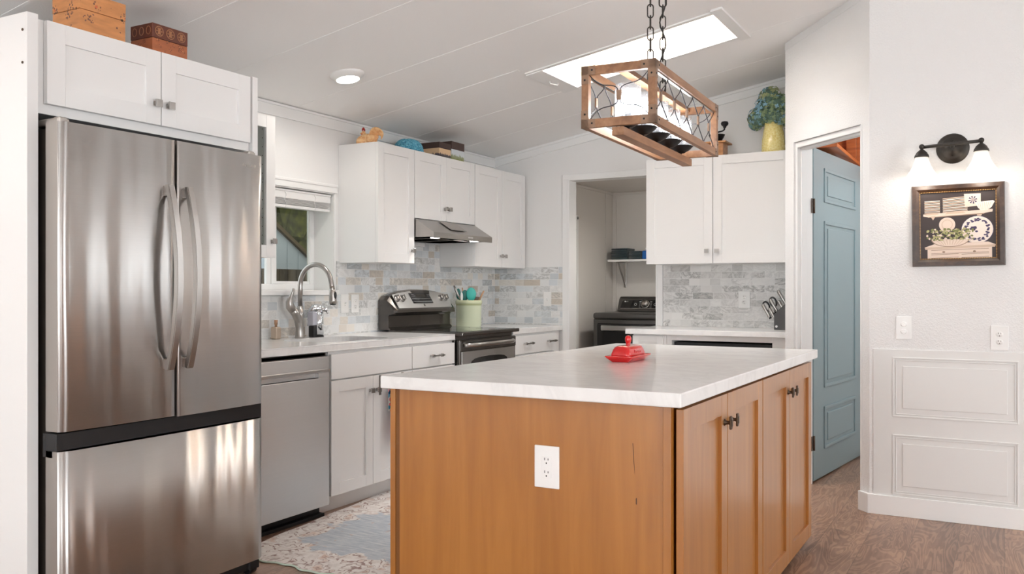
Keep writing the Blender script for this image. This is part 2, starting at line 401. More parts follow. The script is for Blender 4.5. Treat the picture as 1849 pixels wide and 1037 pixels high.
def struct(name, bm, m, label=None, parent=None):
    o = obj(name, bm, m, parent)
    if parent is None: o['kind'] = 'structure'
    if label: o['label'] = label
    return o
def copy_tree(o, parent=None):
    c = o.copy(); COL.objects.link(c); c.parent = parent
    for ch in [x for x in COL.objects if x.parent == o]: copy_tree(ch, c)
    return c
def text(name, body, size, M, m, parent, extrude=.0006, shear=0, align='CENTER', label=None):
    cu = bpy.data.curves.new(name, 'FONT'); cu.body = body; cu.size = size; cu.extrude = extrude; cu.align_x = align; cu.align_y = 'CENTER'; cu.shear = shear; cu.resolution_u = 3
    tmp = bpy.data.objects.new('tmp', cu); COL.objects.link(tmp)
    me = bpy.data.meshes.new_from_object(tmp); bpy.data.objects.remove(tmp); bpy.data.curves.remove(cu)
    bm = bmesh.new(); bm.from_mesh(me); bpy.data.meshes.remove(me); bm.transform(M)
    o = obj(name, bm, m, parent)
    o.data.materials.clear(); o.data.materials.append(m)
    if label: o['label'] = label
    return o
def shaker(u0, u1, v0, v1, t, rail, M, bev=.0012, rec=.010, railv=None):
    """five-piece door: two stiles, two rails, a recessed panel; w from 0 to t"""
    bm = B(); rv = rail if railv is None else railv
    box(bm, u0, u0+rail, v0, v1, 0, t, bev, M); box(bm, u1-rail, u1, v0, v1, 0, t, bev, M)
    box(bm, u0+rail, u1-rail, v0, v0+rv, 0, t-.0002, bev*.5, M); box(bm, u0+rail, u1-rail, v1-rv, v1, 0, t-.0002, bev*.5, M)
    box(bm, u0+rail-.002, u1-rail+.002, v0+rv-.002, v1-rv+.002, .002, t-rec, 0, M)
    return bm
def square_knob(u, v, w, M, parent, s=.0145):
    bm = B(); box(bm, u-.005, u+.005, v-.005, v+.005, w, w+.02, .001, M); box(bm, u-.0085, u+.0085, v-.0085, v+.0085, w, w+.003, .001, M)
    box(bm, u-s, u+s, v-s, v+s, w+.02, w+.027, .0015, M)
    return obj('knob', bm, M_NICKEL, parent)
def bar_pull(u, v, w, M, parent, half=.072):
    bm = B()
    for s in (-1, 1):
        box(bm, u+s*.048-.005, u+s*.048+.005, v-.005, v+.005, w, w+.03, .001, M); box(bm, u+s*.048-.008, u+s*.048+.008, v-.010, v+.010, w+.018, w+.032, .001, M)
    box(bm, u-half, u+half, v-.0045, v+.0045, w+.024, w+.032, .001, M)
    return obj('handle', bm, M_NICKEL, parent)

# ================================================================== THE ROOM
XW, YB = -3.76, 6.47
def zc(x): return 2.304+.171*(x+3.76) if x <= .6 else 2.304+.171*4.36-.171*(x-.6)
bm = B(); box(bm, -4.0, 5.1, -4.1, 8.3, -.06, 0); struct('floor', bm, M_FLOOR)

# ceiling: west slope with the skylight hole, east slope behind the camera
HX0, HX1, HY0, HY1 = -2.44, -1.387, 4.76, 5.262
def slab(bm, x0, x1, y0, y1, dz0=0.0, dz1=.06):
    vs = []
    t = bmesh.new()
    for x, y, d in ((x0, y0, dz0), (x1, y0, dz0), (x1, y1, dz0), (x0, y1, dz0), (x0, y0, dz1), (x1, y0, dz1), (x1, y1, dz1), (x0, y1, dz1)):
        vs.append(t.verts.new((x, y, zc(x)+d)))
    for f in ((3, 2, 1, 0), (4, 5, 6, 7), (0, 1, 5, 4), (1, 2, 6, 5), (2, 3, 7, 6), (3, 0, 4, 7)): t.faces.new([vs[i] for i in f])
    merge(bm, t)
bm = B()
slab(bm, -3.96, HX0, -4.1, 6.6); slab(bm, HX1, .6, -4.1, 6.6); slab(bm, HX0, HX1, -4.1, HY0); slab(bm, HX0, HX1, HY1, 6.6); slab(bm, .6, 5.1, -4.1, 6.6)
struct('ceiling', bm, M_CEIL)
bm = B()
for y in (-3.4, -2.78, -2.16, -1.54, -.92, -.3, .32, .94, 1.56, 2.18, 2.785, 3.37, 4.07, 5.29, 5.9):
    slab(bm, -3.76, .6, y-.012, y+.012, -.0014, .001)
slab(bm, -3.76, HX0-.1, 4.655-.014, 4.655+.014, -.0022, .001); slab(bm, HX1+.1, .6, 4.655-.014, 4.655+.014, -.0022, .001)
struct('trim_1', bm, M_CEIL, 'thin battens over the ceiling board seams')

# left wall with window opening
WY0, WY1, WZ0, WZ1 = 3.60, 4.415, 1.199, 1.812
bm = B()
box(bm, -3.95, XW, -4.1, WY0, 0, 2.33); box(bm, -3.95, XW, WY1, 8.3, 0, 2.33); box(bm, -3.95, XW, WY0, WY1, 0, WZ0); box(bm, -3.95, XW, WY0, WY1, WZ1, 2.33)
struct('wall_left', bm, M_WALL)
# back wall with laundry opening
OX0, OX1, OZ = -3.064, -2.325, 2.085
bm = B()
prism(bm, [(XW, 0), (OX0, 0), (OX0, zc(OX0)+.02), (XW, zc(XW)+.02)], -.12, 0, BACK(YB))
prism(bm, [(OX1, 0), (-1.05, 0), (-1.05, zc(-1.05)+.02), (OX1, zc(OX1)+.02)], -.12, 0, BACK(YB))
prism(bm, [(OX0, OZ), (OX1, OZ), (OX1, zc(OX1)+.02), (OX0, zc(OX0)+.02)], -.12, 0, BACK(YB))
struct('wall_back', bm, M_WALL)
# diagonal wall with closet door opening
P0 = Vector((-.6375, 5.12, 0)); DL = .7955; TH = .12
DIAG = Matrix(((.70711, 0, -.70711, P0.x), (-.70711, 0, -.70711, P0.y), (0, 1, 0, 0), (0, 0, 0, 1)))   # u = 0 at the near corner, negative away
def zdi(u): return zc(P0.x+.70711*u)+.02
A0, A1, AZ = -.704, -.064, 2.108
bm = B()
prism(bm, [(-DL, 0), (A0, 0), (A0, zdi(A0)), (-DL, zdi(-DL))], -TH, 0, DIAG)
prism(bm, [(A1, 0), (0, 0), (0, zdi(0)), (A1, zdi(A1))], -TH, 0, DIAG)
prism(bm, [(A0, AZ), (A1, AZ), (A1, zdi(A1)), (A0, zdi(A0))], -TH, 0, DIAG)
struct('wall_diagonal', bm, M_WALLTEX)
bm = B(); box(bm, -1.2, -1.115, 5.6825, YB, 0, zc(-1.2)+.02); struct('wall_return', bm, M_WALL)
# right wall (faces the camera) running on to the right, with a patio opening added out of frame
bm = B()
def rw(x0, x1, z0, z1=None):
    prism(bm, [(x0, z0), (x1, z0), (x1, zc(x1)+.02 if z1 is None else z1)] + ([(.6, zc(.6)+.02)] if z1 is None and x0 < .6 < x1 else []) + [(x0, zc(x0)+.02 if z1 is None else z1)], -.12, 0, BACK(5.12))
rw(-.6375, .66, 0); rw(.66, 2.18, 2.12); rw(2.18, 5.0, 0)
struct('wall_right', bm, M_WALLTEX)
bm = B(); box(bm, 5.0, 5.1, -4.1, 5.24, 0, 2.33); struct('wall_east', bm, M_WALL)
bm = B(); prism(bm, [(-3.95, 0), (5.1, 0), (5.1, 2.33), (.6, zc(.6)+.02), (-3.95, 2.3)], 0, .1, BACK(-4.0)); struct('wall_rear', bm, M_WALL)
# added, unseen window and patio frames around the fill lights
def win_frame(name, M, u0, u1, v0, v1, mull):
    b = B(); f = .06
    for a in ((u0, u1, v0, v0+f), (u0, u1, v1-f, v1), (u0, u0+f, v0+f, v1-f), (u1-f, u1, v0+f, v1-f)): box(b, *a, 0, .03, .002, M)
    for m_ in mull: box(b, m_-.025, m_+.025, v0+f, v1-f, 0, .025, .002, M)
    return struct(name, b, M_TRIM)
win_frame('added_window_rear_left', Matrix(((-1, 0, 0, 0), (0, 0, 1, -4.0), (0, 1, 0, 0), (0, 0, 0, 1))), .5, 2.7, .3, 2.2, [1.6])
win_frame('added_window_rear_right', Matrix(((-1, 0, 0, 0), (0, 0, 1, -4.0), (0, 1, 0, 0), (0, 0, 0, 1))), -3.1, -.9, .3, 2.2, [-2.0])
win_frame('added_window_east', Matrix(((0, 0, -1, 5.0), (-1, 0, 0, 0), (0, 1, 0, 0), (0, 0, 0, 1))), -1.9, .7, .3, 2.2, [-.6])
win_frame('added_patio_frame', BACK(5.12), .66, 2.18, .02, 2.12, [1.42])

# closet behind the blue door
bm = B(); box(bm, -1.11, 1.0, 6.95, 7.05, 0, 2.5); box(bm, .9, 1.0, 5.25, 6.95, 0, 2.5); prism(bm, [(-1.11, 5.86), (-.52, 5.26), (1.0, 5.26), (1.0, 7.05), (-1.11, 7.05)], 2.5, 2.55); struct('wall_closet', bm, M_WALL)
bm = B(); box(bm, -1.113, -1.104, 5.90, 6.93, 2.0, 2.49, .002); box(bm, -1.113, .88, 6.935, 6.949, 2.0, 2.49, .002); box(bm, -1.02, -.95, 6.90, 6.934, 2.15, 2.49, .002)
box(bm, -1.10, -.93, 5.93, 6.93, 2.11, 2.135, .003)
solo('closet_shelf', bm, M_CLOSETWOOD, 'orange pine shelf seen above the half-open blue door', 'shelf')

cl = thing('closet_fill_lamp', 'added bare closet lamp, out of sight, lighting the blue door', 'ceiling light', (-.1, 6.1, 2.44)); bm = B(); cyl(bm, (-.1, 6.1, 2.499), (-.1, 6.1, 2.475), .06, seg=24); obj('lamp_base', bm, M_PLASTIC, cl); bm = B(); ball(bm, (-.1, 6.1, 2.44), .035); obj('bulb', bm, M_SCONCEBULB, cl)  # fixture added out of sight so the door face gets light
lamp_point('closet_fill_glow', (-.1, 6.1, 2.36), 16, .06, (.92, .97, 1))
# laundry room
bm = B(); box(bm, -3.45, -3.33, 6.59, 8.14, 0, 2.16); struct('wall_laundry_left', bm, M_LAUNDRY)
bm = B(); box(bm, -3.33, -1.6, 8.02, 8.14, 0, 2.16); struct('wall_laundry_back', bm, M_LAUNDRY)
bm = B(); box(bm, -1.72, -1.6, 6.59, 8.02, 0, 2.16); struct('wall_laundry_right', bm, M_LAUNDRY)
bm = B(); box(bm, -3.45, -1.6, 6.59, 8.14, 2.14, 2.2); struct('ceiling_laundry', bm, M_LAUNDRY)
bm = B(); box(bm, -3.329, -3.326, 7.83, 7.865, .0, 2.13, .001); box(bm, -3.329, -3.29, 8.0, 8.019, 0, 2.13, .002); box(bm, -3.29, -1.73, 8.005, 8.019, 2.115, 2.139, .002); box(bm, -3.329, -3.316, 6.6, 8.0, 2.115, 2.139, .002)
struct('trim_2', bm, M_LAUNDRY, 'thin battens in the laundry corner')
# doorway in the laundry side wall
bm = B(); M = LEFT(-3.33)
box(bm, 7.165, 7.20, 0, 1.85, 0, .012, .002, M); box(bm, 6.62, 7.20, 1.825, 1.86, 0, .012, .002, M); box(bm, 6.62, 7.165, .01, 1.825, 0, .004, 0, M)
d2 = struct('door_2', bm, M_TRIM, 'white door in the laundry side wall')
bm = B(); tube(bm, [(-3.326, 7.02, 1.74), (-3.30, 7.02, 1.745), (-3.285, 7.02, 1.73), (-3.295, 7.02, 1.70), (-3.31, 7.02, 1.70)], .003, 8); tube(bm, [(-3.326, 7.02, 1.745), (-3.30, 7.06, 1.755), (-3.285, 7.08, 1.73)], .003, 8); obj('hook', bm, M_NICKEL, d2)

# opening casings
bm = B(); M = BACK(YB)
box(bm, OX0-.058, OX0-.012, 0, OZ+.04, 0, .012, .003, M); box(bm, OX0-.058, OX1+.052, OZ, OZ+.042, .0005, .0125, .003, M); box(bm, OX1+.004, OX1+.05, 0, OZ+.04, 0, .012, .003, M)
box(bm, OX0-.014, OX0+.006, 0, OZ, -.12, .016, .002, M); box(bm, OX1-.006, OX1+.006, 0, OZ, -.12, .014, .002, M); box(bm, OX0, OX1, OZ-.008, OZ+.002, -.12, .014, .002, M)
struct('trim_3', bm, M_TRIM, 'white casing around the laundry opening')
# crown moulding along left wall and back wall
bm = B()
box(bm, XW, XW+.012, 2.87, YB, 2.225, 2.303, .002); box(bm, XW, XW+.022, 2.87, YB, 2.288, 2.303, .003); box(bm, XW, XW+.012, -4, 1.7, 2.225, 2.303, .002)
t = [(XW, zc(XW)-.072), (-1.2, zc(-1.2)-.072), (-1.2, zc(-1.2)), (XW, zc(XW))]
prism(bm, t, 0, .014, BACK(YB)); t = [(XW, zc(XW)-.018), (-1.2, zc(-1.2)-.018), (-1.2, zc(-1.2)), (XW, zc(XW))]; prism(bm, t, 0, .026, BACK(YB))
struct('trim_4', bm, M_TRIM, 'white crown strip under the ceiling')
bm = B()
prism(bm, [(-DL, zdi(-DL)-.065), (-.08, zdi(-.08)-.065), (-.08, zdi(-.08)-.02), (-DL, zdi(-DL)-.02)], 0, .003, DIAG)
struct('trim_5', bm, M_WALLTEX, 'thin strip where the angled wall meets the ceiling')
# closet door frame in the diagonal wall
bm = B()
box(bm, A0, A0+.02, 0, AZ-.001, -TH, -.012, .002, DIAG); box(bm, A1-.02, A1, 0, AZ-.001, -TH, -.004, .002, DIAG); box(bm, A0+.02, A1-.02, AZ-.035, AZ-.001, -TH, -.012, .002, DIAG)
box(bm, A0+.02, A0+.032, 0, AZ-.035, -.07, -.035, .002, DIAG); box(bm, A0+.02, A1-.02, AZ-.05, AZ-.035, -.07, -.035, .002, DIAG); box(bm, A1-.006, A1+.004, 0, AZ, -.01, .003, .002, DIAG)
struct('trim_6', bm, M_TRIM, 'white frame of the closet doorway')

# blue closet door, half open (structure)
M_BLUE = paint('blue_grey_door_paint', srgb(136, 154, 158), .38, 40, .10, .0015)
hx, hy = -1.035, 5.716; a = math.radians(-7.0)
dx, dy = -math.sin(a), math.cos(a)
DOOR = Matrix(((dx, 0, dy, hx), (dy, 0, -dx, hy), (0, 1, 0, 0), (0, 0, 0, 1)))   # u along the door, w towards +X (the visible face)
DW_ = 1.12
bm = B(); box(bm, 0, DW_, .012, 2.085, -.036, 0, .003, DOOR)
for (v0, v1) in ((.187, .456), (.576, 1.64), (1.76, 1.978)):
    u0, u1 = .205, .925
    def fr(u0, u1, v0, v1, wd, h, b=.004):
        box(bm, u0, u1, v0, v0+wd, -.004, h, b, DOOR); box(bm, u0, u1, v1-wd, v1, -.004, h, b, DOOR)
        box(bm, u0, u0+wd, v0, v1, -.004, h-.0005, b, DOOR); box(bm, u1-wd, u1, v0, v1, -.004, h-.0005, b, DOOR)
    fr(u0, u1, v0, v1, .022, .009)
    pr = [(u0+.07, v0+.045), (u1-.07, v0+.045), (u1-.07, v1-.045), (u0+.07, v1-.045)]
    box(bm, pr[0][0], pr[1][0], pr[0][1], pr[2][1], -.004, .007, .006, DOOR)
d1 = struct('door_1', bm, M_BLUE, 'blue-grey panelled door standing half open')
bm = B()
for v in (1.72, .25):
    cyl(bm, (0, v-.045, .004), (0, v+.045, .004), .0065, seg=12, M=DOOR @ T(-.006, 0, 0)); box(bm, -.04, -.008, v-.045, v+.045, -.002, .001, .0005, DOOR)
    for k in (-.025, 0, .025): cyl(bm, (-.02, v+k, .001), (-.02, v+k, .003), .004, seg=8, M=DOOR)
obj('hinge', bm, M_BRONZE, d1)

# wainscot and baseboards on the right wall and the end of the diagonal wall
bm = B(); M = BACK(5.12)
box(bm, -.618, .655, .10, .885, 0, .006, .0015, M)
for (v0, v1) in ((.114, .433), (.526, .844)):
    for (u0, u1) in ((-.522, .062), (.20, .62)):
        for wd, off, h in ((.008, 0, .012), (.005, .014, .010)):
            a0, a1, b0, b1 = u0+off, u1-off, v0+off, v1-off
            box(bm, a0, a1, b0, b0+wd, .005, h, .002, M); box(bm, a0, a1, b1-wd, b1, .005, h, .002, M); box(bm, a0, a0+wd, b0, b1, .005, h-.0004, .002, M); box(bm, a1-wd, a1, b0, b1, .005, h-.0004, .002, M)
        box(bm, u0+.05, u1-.05, v0+.047, v1-.047, .004, .012, .002, M)
struct('wall_wainscot', bm, M_WAINS, 'white wainscot with two stacked raised panels')
bm = B(); box(bm, -.6445, .655, 0, .104, 0, .016, .002, M); struct('baseboard_right', bm, M_TRIM)
bm = B(); box(bm, -.075, .0060, 0, .1045, 0, .0165, .0015, DIAG); struct('baseboard_diagonal', bm, M_TRIM)

# backsplash tiles
def splash(name, bm, m, lab):
    o = tag(obj(name, bm, m), lab, 'backsplash'); return o
bm = B(); box(bm, 2.87, 3.58, .914, 1.372, .0012, .008, 0, LEFT(XW)); box(bm, 3.58, 4.44, .914, 1.165, .0012, .008, 0, LEFT(XW)); box(bm, 4.44, 4.86, .914, 1.385, .0012, .008, 0, LEFT(XW)); box(bm, 4.86, 5.625, .914, 1.545, .0012, .008, 0, LEFT(XW)); box(bm, 5.625, YB-.008, .914, 1.385, .0012, .008, 0, LEFT(XW))
splash('tile_backsplash', bm, M_TILEL, 'marble subway tile backsplash on the window wall behind sink and range')
bm = B(); box(bm, XW, OX0-.058, .914, 1.385, .0012, .008, 0, BACK(YB)); splash('tile_backsplash', bm, M_TILEB, 'short return of marble tile between the wall corner and laundry opening')
bm = B(); box(bm, -2.272, -1.2, .925, 1.392, .0012, .008, 0, BACK(YB)); splash('tile_backsplash', bm, M_TILER, 'grey veined marble tile backsplash under the two-door cabinet')

# kitchen window (slider) with sill, header trim
bm = B(); M = LEFT(-3.94)
f = .038
for a_ in ((WY0, WY1, WZ0, WZ0+f), (WY0, WY1, WZ1-f, WZ1), (WY0, WY0+f, WZ0+f, WZ1-f), (WY1-f, WY1, WZ0+f, WZ1-f)): box(bm, *a_, -.01, .02, .002, M)
win1 = struct('window_1', bm, M_TRIM, 'white sliding window over the sink')
bm = B()
box(bm, 4.030, 4.070, WZ0+f, WZ1-f, -.004, .024, .003, M); box(bm, 4.0, 4.05, WZ0+f, WZ1-f, -.012, .010, .003, M)
box(bm, 4.07, WY1-f, WZ0+f, WZ0+f+.018, -.004, .014, .002, M); box(bm, 4.372, WY1-f, WZ0+f+.018, WZ1-f, -.004, .014, .002, M); box(bm, 3.638, 3.70, WZ0+f, WZ1-f, -.012, .010, .003, M)
obj('window_sash', bm, M_TRIM, win1)
bm = B(); box(bm, 4.068, 4.374, WZ0+f, WZ1-f, .002, .005, 0, M); o = obj('pane', bm, M_PANESCREEN, win1)
bm = B(); box(bm, 3.69, 4.01, WZ0+f, WZ1-f, -.006, -.003, 0, M); o = obj('pane', bm, M_PANE, win1)
bm = B(); box(bm, -3.93, -3.725, WY0-.03, 4.435, WZ0-.032, WZ0-.001, .004); struct('trim_7', bm, M_TRIM, 'white window sill')
bm = B(); box(bm, WY0-.03, 4.44, WZ1+.006, WZ1+.062, 0, .016, .003, LEFT(XW)); box(bm, WY0-.03, 4.44, WZ1+.042, WZ1+.058, .016, .022, .003, LEFT(XW)); box(bm, 4.418, 4.436, WZ0, WZ1+.006, 0, .006, .002, LEFT(XW)); struct('trim_8', bm, M_TRIM, 'white head trim above the window')

# skylight: shaft, frame
zt = 3.3
def shaft(bm, x0, x1, y0, y1): prism(bm, [(x0, zc(x0)+.0605), (x1, zc(x1)+.0605), (x1, zt), (x0, zt)], -y1, -y0, BACK(0))
bm = B(); shaft(bm, HX0-.02, HX1+.02, HY1, HY1+.02); struct('skylight_shaft', bm, M_SKYWOOD, 'wood board on the far side of the skylight shaft, paled for overexposure')
bm = B(); shaft(bm, HX0-.02, HX1+.02, HY0-.02, HY0); shaft(bm, HX0-.02, HX0, HY0, HY1); shaft(bm, HX1, HX1+.02, HY0, HY1); box(bm, HX0-.02, HX1+.02, HY0-.02, HY1+.02, zt, zt+.02)
struct('skylight_shaft_sides', bm, M_TRIM, 'white sides of the skylight shaft')
bm = B()
slab(bm, HX0-.10, HX0+.01, HY0-.01, HY1+.025, -.014, .0); slab(bm, HX1-.0, HX1+.06, HY0-.06, HY1+.07, -.012, .0)
slab(bm, HX0-.1, HX1+.05, HY1-.004, HY1+.03, -.010, .0); slab(bm, HX0-.1, HX1+.05, HY0-.03, HY0+.004, -.008, .0)
slab(bm, HX0+.001, HX1-.001, HY1-.008, HY1-.001, -.004, .02)
sk = struct('window_2', bm, M_TRIM, 'white frame of the skylight in the sloped ceiling')
bm = B(); z0 = zc(HX0-.04)-.014; tube(bm, [(HX0-.055, 4.98, z0), (HX0-.055, 4.985, z0-.014), (HX0-.035, 5.05, z0-.012), (HX0-.03, 5.055, z0+.003)], .004, 8); obj('pull', bm, M_TRIM, sk)

# outside the kitchen window
bm = B(); M_SHED = mat('pale_siding', srgb(176, 184, 190), .6)[0]
prism(bm, [(5.0, -.5), (10.4, -.5), (10.4, .68), (5.0, 4.06)], -.1, 0, LEFT(-8.0))
for k in range(26): box(bm, 5.1+k*.2, 5.112+k*.2, -.3, 4.06-(.14+k*.2)*.626-.03, 0, .008, 0, LEFT(-8.0)) if 5.1+k*.2 < 9.6 else None
sh = thing('shed', 'neighbouring outbuilding with pale siding and steep roof seen through the window', 'building', (-8, 8, -.5))
obj('siding', bm, M_SHED, sh)
M_ROOFD = mat('mossy_roof', srgb(92, 76, 50), .9)[0]; b2 = B()
prism(b2, [(4.4, 4.41), (10.6, .53), (10.6, .585), (4.4, 4.465)], -.9, .05, LEFT(-8.0)); obj('roof', b2, M_ROOFD, sh)
m, n = mat('weathered_fence', srgb(70, 58, 46), .85); v = n.coord((8, 8, .8), kind='World'); n.link(n.ramp(n.noise(v, 1, 4), [(.3, srgb(48, 40, 32)), (.7, srgb(98, 84, 66))]), n.b.inputs['Base Color'])
bm = B()
for k in range(40): box(bm, 4.5+k*.14, 4.632+k*.14, -.5, 1.44, 0, .02, .003, LEFT(-7.4))
solo('garden_fence', bm, m, 'dark weathered board fence below the pale siding outside', 'fence')
bm = B(); box(bm, -14, -4.0, 0, 16, -.6, -.5); m, n = mat('lawn', srgb(70, 80, 30), .9); struct('ground', bm, m)
m, n = mat('tree_foliage', srgb(62, 66, 24), .8); v = n.coord((3, 3, 3), kind='World'); n.link(n.ramp(n.noise(v, 2.5, 6, .7), [(.35, srgb(34, 36, 10)), (.5, srgb(72, 74, 26)), (.70, srgb(120, 118, 50))]), n.b.inputs['Base Color'])
tr = thing('tree', 'dense olive green tree beyond the pale outbuilding, seen through the window', 'tree', (-11.5, 10.5, -.5)); bm = B(); rr = random.Random(3)
for k in range(26):
    t = bmesh.new(); bmesh.ops.create_icosphere(t, subdivisions=3, radius=1); c = Vector((-11.8+rr.uniform(-.6, .6), 8+rr.uniform(0, 6.0), .6+rr.uniform(0, 5.2))); s = rr.uniform(.9, 1.6)
    for q in t.verts: q.co = c+q.co*s*(1+rr.uniform(-.13, .13))
    merge(bm, t)
obj('foliage', bm, m, tr)
bm = B(); cyl(bm, (-12, 10.5, -.5), (-12, 10.5, 3), .22, .14); obj('trunk', bm, M_ROOFD, tr)

# ================================================================== FRIDGE CORNER
# refrigerator: Y 1.83..2.775, door face X = -2.74
FR = LEFT(-2.74)
fr_ = thing('refrigerator', 'brushed steel french door refrigerator with bottom freezer drawer', 'refrigerator', (-3.1, 2.30, 0))
bm = B(); box(bm, -3.66, -2.83, 1.875, 2.745, .03, 1.755, .004); obj('body', bm, M_GASKET, fr_)
def fdoor(name, u0, u1, v0, v1, edge_lo, edge_hi):
    """gently bulging door skin"""
    b = B(); N = 28; t = bmesh.new(); uc = 2.30; hw = .48
    prof = []
    for i in range(N+1):
        u = u0+(u1-u0)*i/N; w = .012*(1-((u-uc)/hw)**2)
        e = min((u-u0) if edge_lo else 9, (u1-u) if edge_hi else 9); r = .014
        if e < r: w -= r-math.sqrt(max(0, r*r-(r-e)**2))
        prof.append((u, w))
    poly = [(u0, -.075)]+prof+[(u1, -.075)]
    lo = [t.verts.new((u, v0, w)) for u, w in poly]; hi = [t.verts.new((u, v1, w)) for u, w in poly]; n = len(poly)
    for i in range(n):
        f = t.faces.new((lo[i], lo[(i+1) % n], hi[(i+1) % n], hi[i])); f.smooth = 1 <= i <= n-3
    t.faces.new(lo[::-1]); t.faces.new(hi)
    bmesh.ops.recalc_face_normals(t, faces=t.faces[:])
    for f in t.faces:
        c = f.calc_center_median()
        if c.z < -.02 or abs(f.normal.y) > .9 or abs(f.normal.x) > .9: f.material_index = 1
    merge(b, t, FR)
    return obj(name, b, [M_STEEL, M_STEELSIDE], fr_)
dl = fdoor('door', 1.845, 2.300, .728, 1.765, True, False)
dr = fdoor('door', 2.312, 2.772, .724, 1.765, False, True)
fz = fdoor('freezer_drawer', 1.845, 2.772, .072, .662, True, True)
def fhandle(u, par):
    b = B(); pts = []; N = 26; v0, v1 = .905, 1.592; mid = (v0+v1)/2
    t = bmesh.new(); rings = []
    for i in range(N+1):
        k = i/N; v = v0+(v1-v0)*k; bow = 1-(2*k-1)**2
        w = .022+.050*bow; th = .020; hw = .0165
        rings.append([t.verts.new(p) for p in ((u-hw, v, w), (u+hw, v, w), (u+hw*.86, v, w+th), (u-hw*.86, v, w+th))])
    for a_, c_ in zip(rings, rings[1:]):
        for i in range(4): t.faces.new((a_[i], a_[(i+1) % 4], c_[(i+1) % 4], c_[i]))
    t.faces.new(rings[0][::-1]); t.faces.new(rings[-1]); bmesh.ops.recalc_face_normals(t, faces=t.faces[:])
    bmesh.ops.bevel(t, geom=[e for e in t.edges if len(e.link_faces) == 2 and e.calc_face_angle(0) > .9], offset=.0025, segments=2, affect='EDGES')
    merge(b, t, FR)
    for v in (v0+.022, v1-.022): box(b, u-.013, u+.013, v-.020, v+.020, .004, .034, .004, FR)
    return obj('handle', b, M_HOOD, par)
fhandle(2.262, dl); fhandle(2.350, dr)
bm = B(); box(bm, 1.84, 2.77, .664, .722, -.07, -.012, .002, FR); box(bm, 2.300, 2.312, .724, 1.76, -.07, -.03, 0, FR); box(bm, 1.845, 2.765, .64, .72, -.09, -.04, 0, FR); obj('gasket', bm, M_BLACK, fr_, )
bm = B(); box(bm, 1.85, 2.76, .02, .068, -.10, -.045, .002, FR); obj('toe_grille', bm, M_BLACK, fr_)
for y in (1.93, 2.75):
    bm = B(); cyl(bm, (-2.80, y-.02, .022), (-2.80, y+.02, .022), .022, seg=16); box(bm, -2.84, -2.77, y-.028, y+.028, .022, .058, .005); obj('roller_foot', bm, M_BLACK, fr_)
for y in (1.882, 2.735):
    bm = B(); box(bm, -2.90, -2.772, y-.022, y+.022, 1.757, 1.782, .005); box(bm, -2.80, -2.768, y-.02, y+.012, 1.735, 1.785, .004); obj('hinge_cover', bm, M_STEELSIDE, fr_)
text('lettering', 'SAMSUNG', .017, LEFT(-2.7345) @ T(2.683, 1.715, 0), M_STEELSIDE, dr, .0004)

# tall surround panels and over-fridge cabinet
bm = B(); box(bm, -3.755, -2.853, 1.803, 1.844, 0, 2.134, .002); o = solo('end_panel', bm, M_CAB, 'tall white panel standing at the left side of the refrigerator', 'panel')
for z in (2.075, 1.965): bm = B(); cyl(bm, (-2.875, 1.8035, z), (-2.875, 1.8005, z), .0045, seg=12); obj('screw', bm, M_BRONZE, o)
bm = B(); box(bm, -3.755, -2.872, 2.838, 2.87, 0, 2.134, .002); box(bm, -3.755, -2.90, 2.778, 2.838, 0, 2.134, .002) if False else None
solo('end_panel', bm, M_CAB, 'narrow white panel on the window side of the refrigerator', 'panel')
cf = thing('overfridge_cabinet', 'white two-door cabinet above the refrigerator', 'cabinet', (-3.3, 2.32, 1.81))
bm = B(); box(bm, -3.755, -2.892, 1.846, 2.836, 1.808, 2.130, .0015); obj('cabinet_body', bm, M_CAB, cf)
M = LEFT(-2.890)
d_ = obj('door', shaker(1.886, 2.355, 1.842, 2.128, .021, .068, M), M_CAB, cf); square_knob(2.328, 1.922, .021, M, d_)
d_ = obj('door', shaker(2.359, 2.824, 1.842, 2.128, .021, .068, M), M_CAB, cf); square_knob(2.388, 1.922, .021, M, d_)

# decorative boxes on top
def flower_mat(name, base, dark, spot, sc):
    m, n = mat(name, base, .45, coat=.2); v = n.coord(kind='World')
    f = n.noise(n.coord((12, 12, 60), kind='World'), 1, 3); c = n.ramp(f, [(.3, tuple(x*.85 for x in base)), (.7, tuple(min(1, x*1.1) for x in base))])
    vo = n.new('ShaderNodeTexVoronoi'); vo.inputs['Scale'].default_value = sc; n.link(v, vo.inputs['Vector'])
    vo2 = n.new('ShaderNodeTexVoronoi'); vo2.inputs['Scale'].default_value = sc*5; n.link(v, vo2.inputs['Vector'])
    near = n.math('LESS_THAN', vo.outputs['Distance'], .40); pet = n.math('LESS_THAN', vo2.outputs['Distance'], .40)
    c = n.mix(n.math('MULTIPLY', n.math('MULTIPLY', near, pet), .85), c, dark)
    core = n.math('LESS_THAN', vo.outputs['Distance'], .12); c = n.mix(core, c, spot)
    n.link(c, n.b.inputs['Base Color']); return m
M_BOXA = flower_mat('floral_box_wood', srgb(206, 140, 86), srgb(92, 62, 58), srgb(204, 104, 62), 19)
M_BOXB = flower_mat('red_carved_box', srgb(172, 98, 58), srgb(92, 48, 34), srgb(196, 128, 82), 34)
M_BOXL = mat('carved_lid', srgb(104, 56, 42), .4)[0]; M_BOXG = mat('carved_relief', srgb(166, 114, 78), .4)[0]
def lidbox(label, x0, x1, y0, y1, z0, zs, z1, m, ml):
    b_ = thing('keepsake_box', label, 'box', ((x0+x1)/2, (y0+y1)/2, z0))
    bm = B(); box(bm, x0, x1, y0, y1, z0, zs-.0015, .0015); obj('box_base', bm, m, b_)
    bm = B(); box(bm, x0-.001, x1+.001, y0-.001, y1+.001, zs, z1, .0015); return b_, obj('lid', bm, ml, b_)
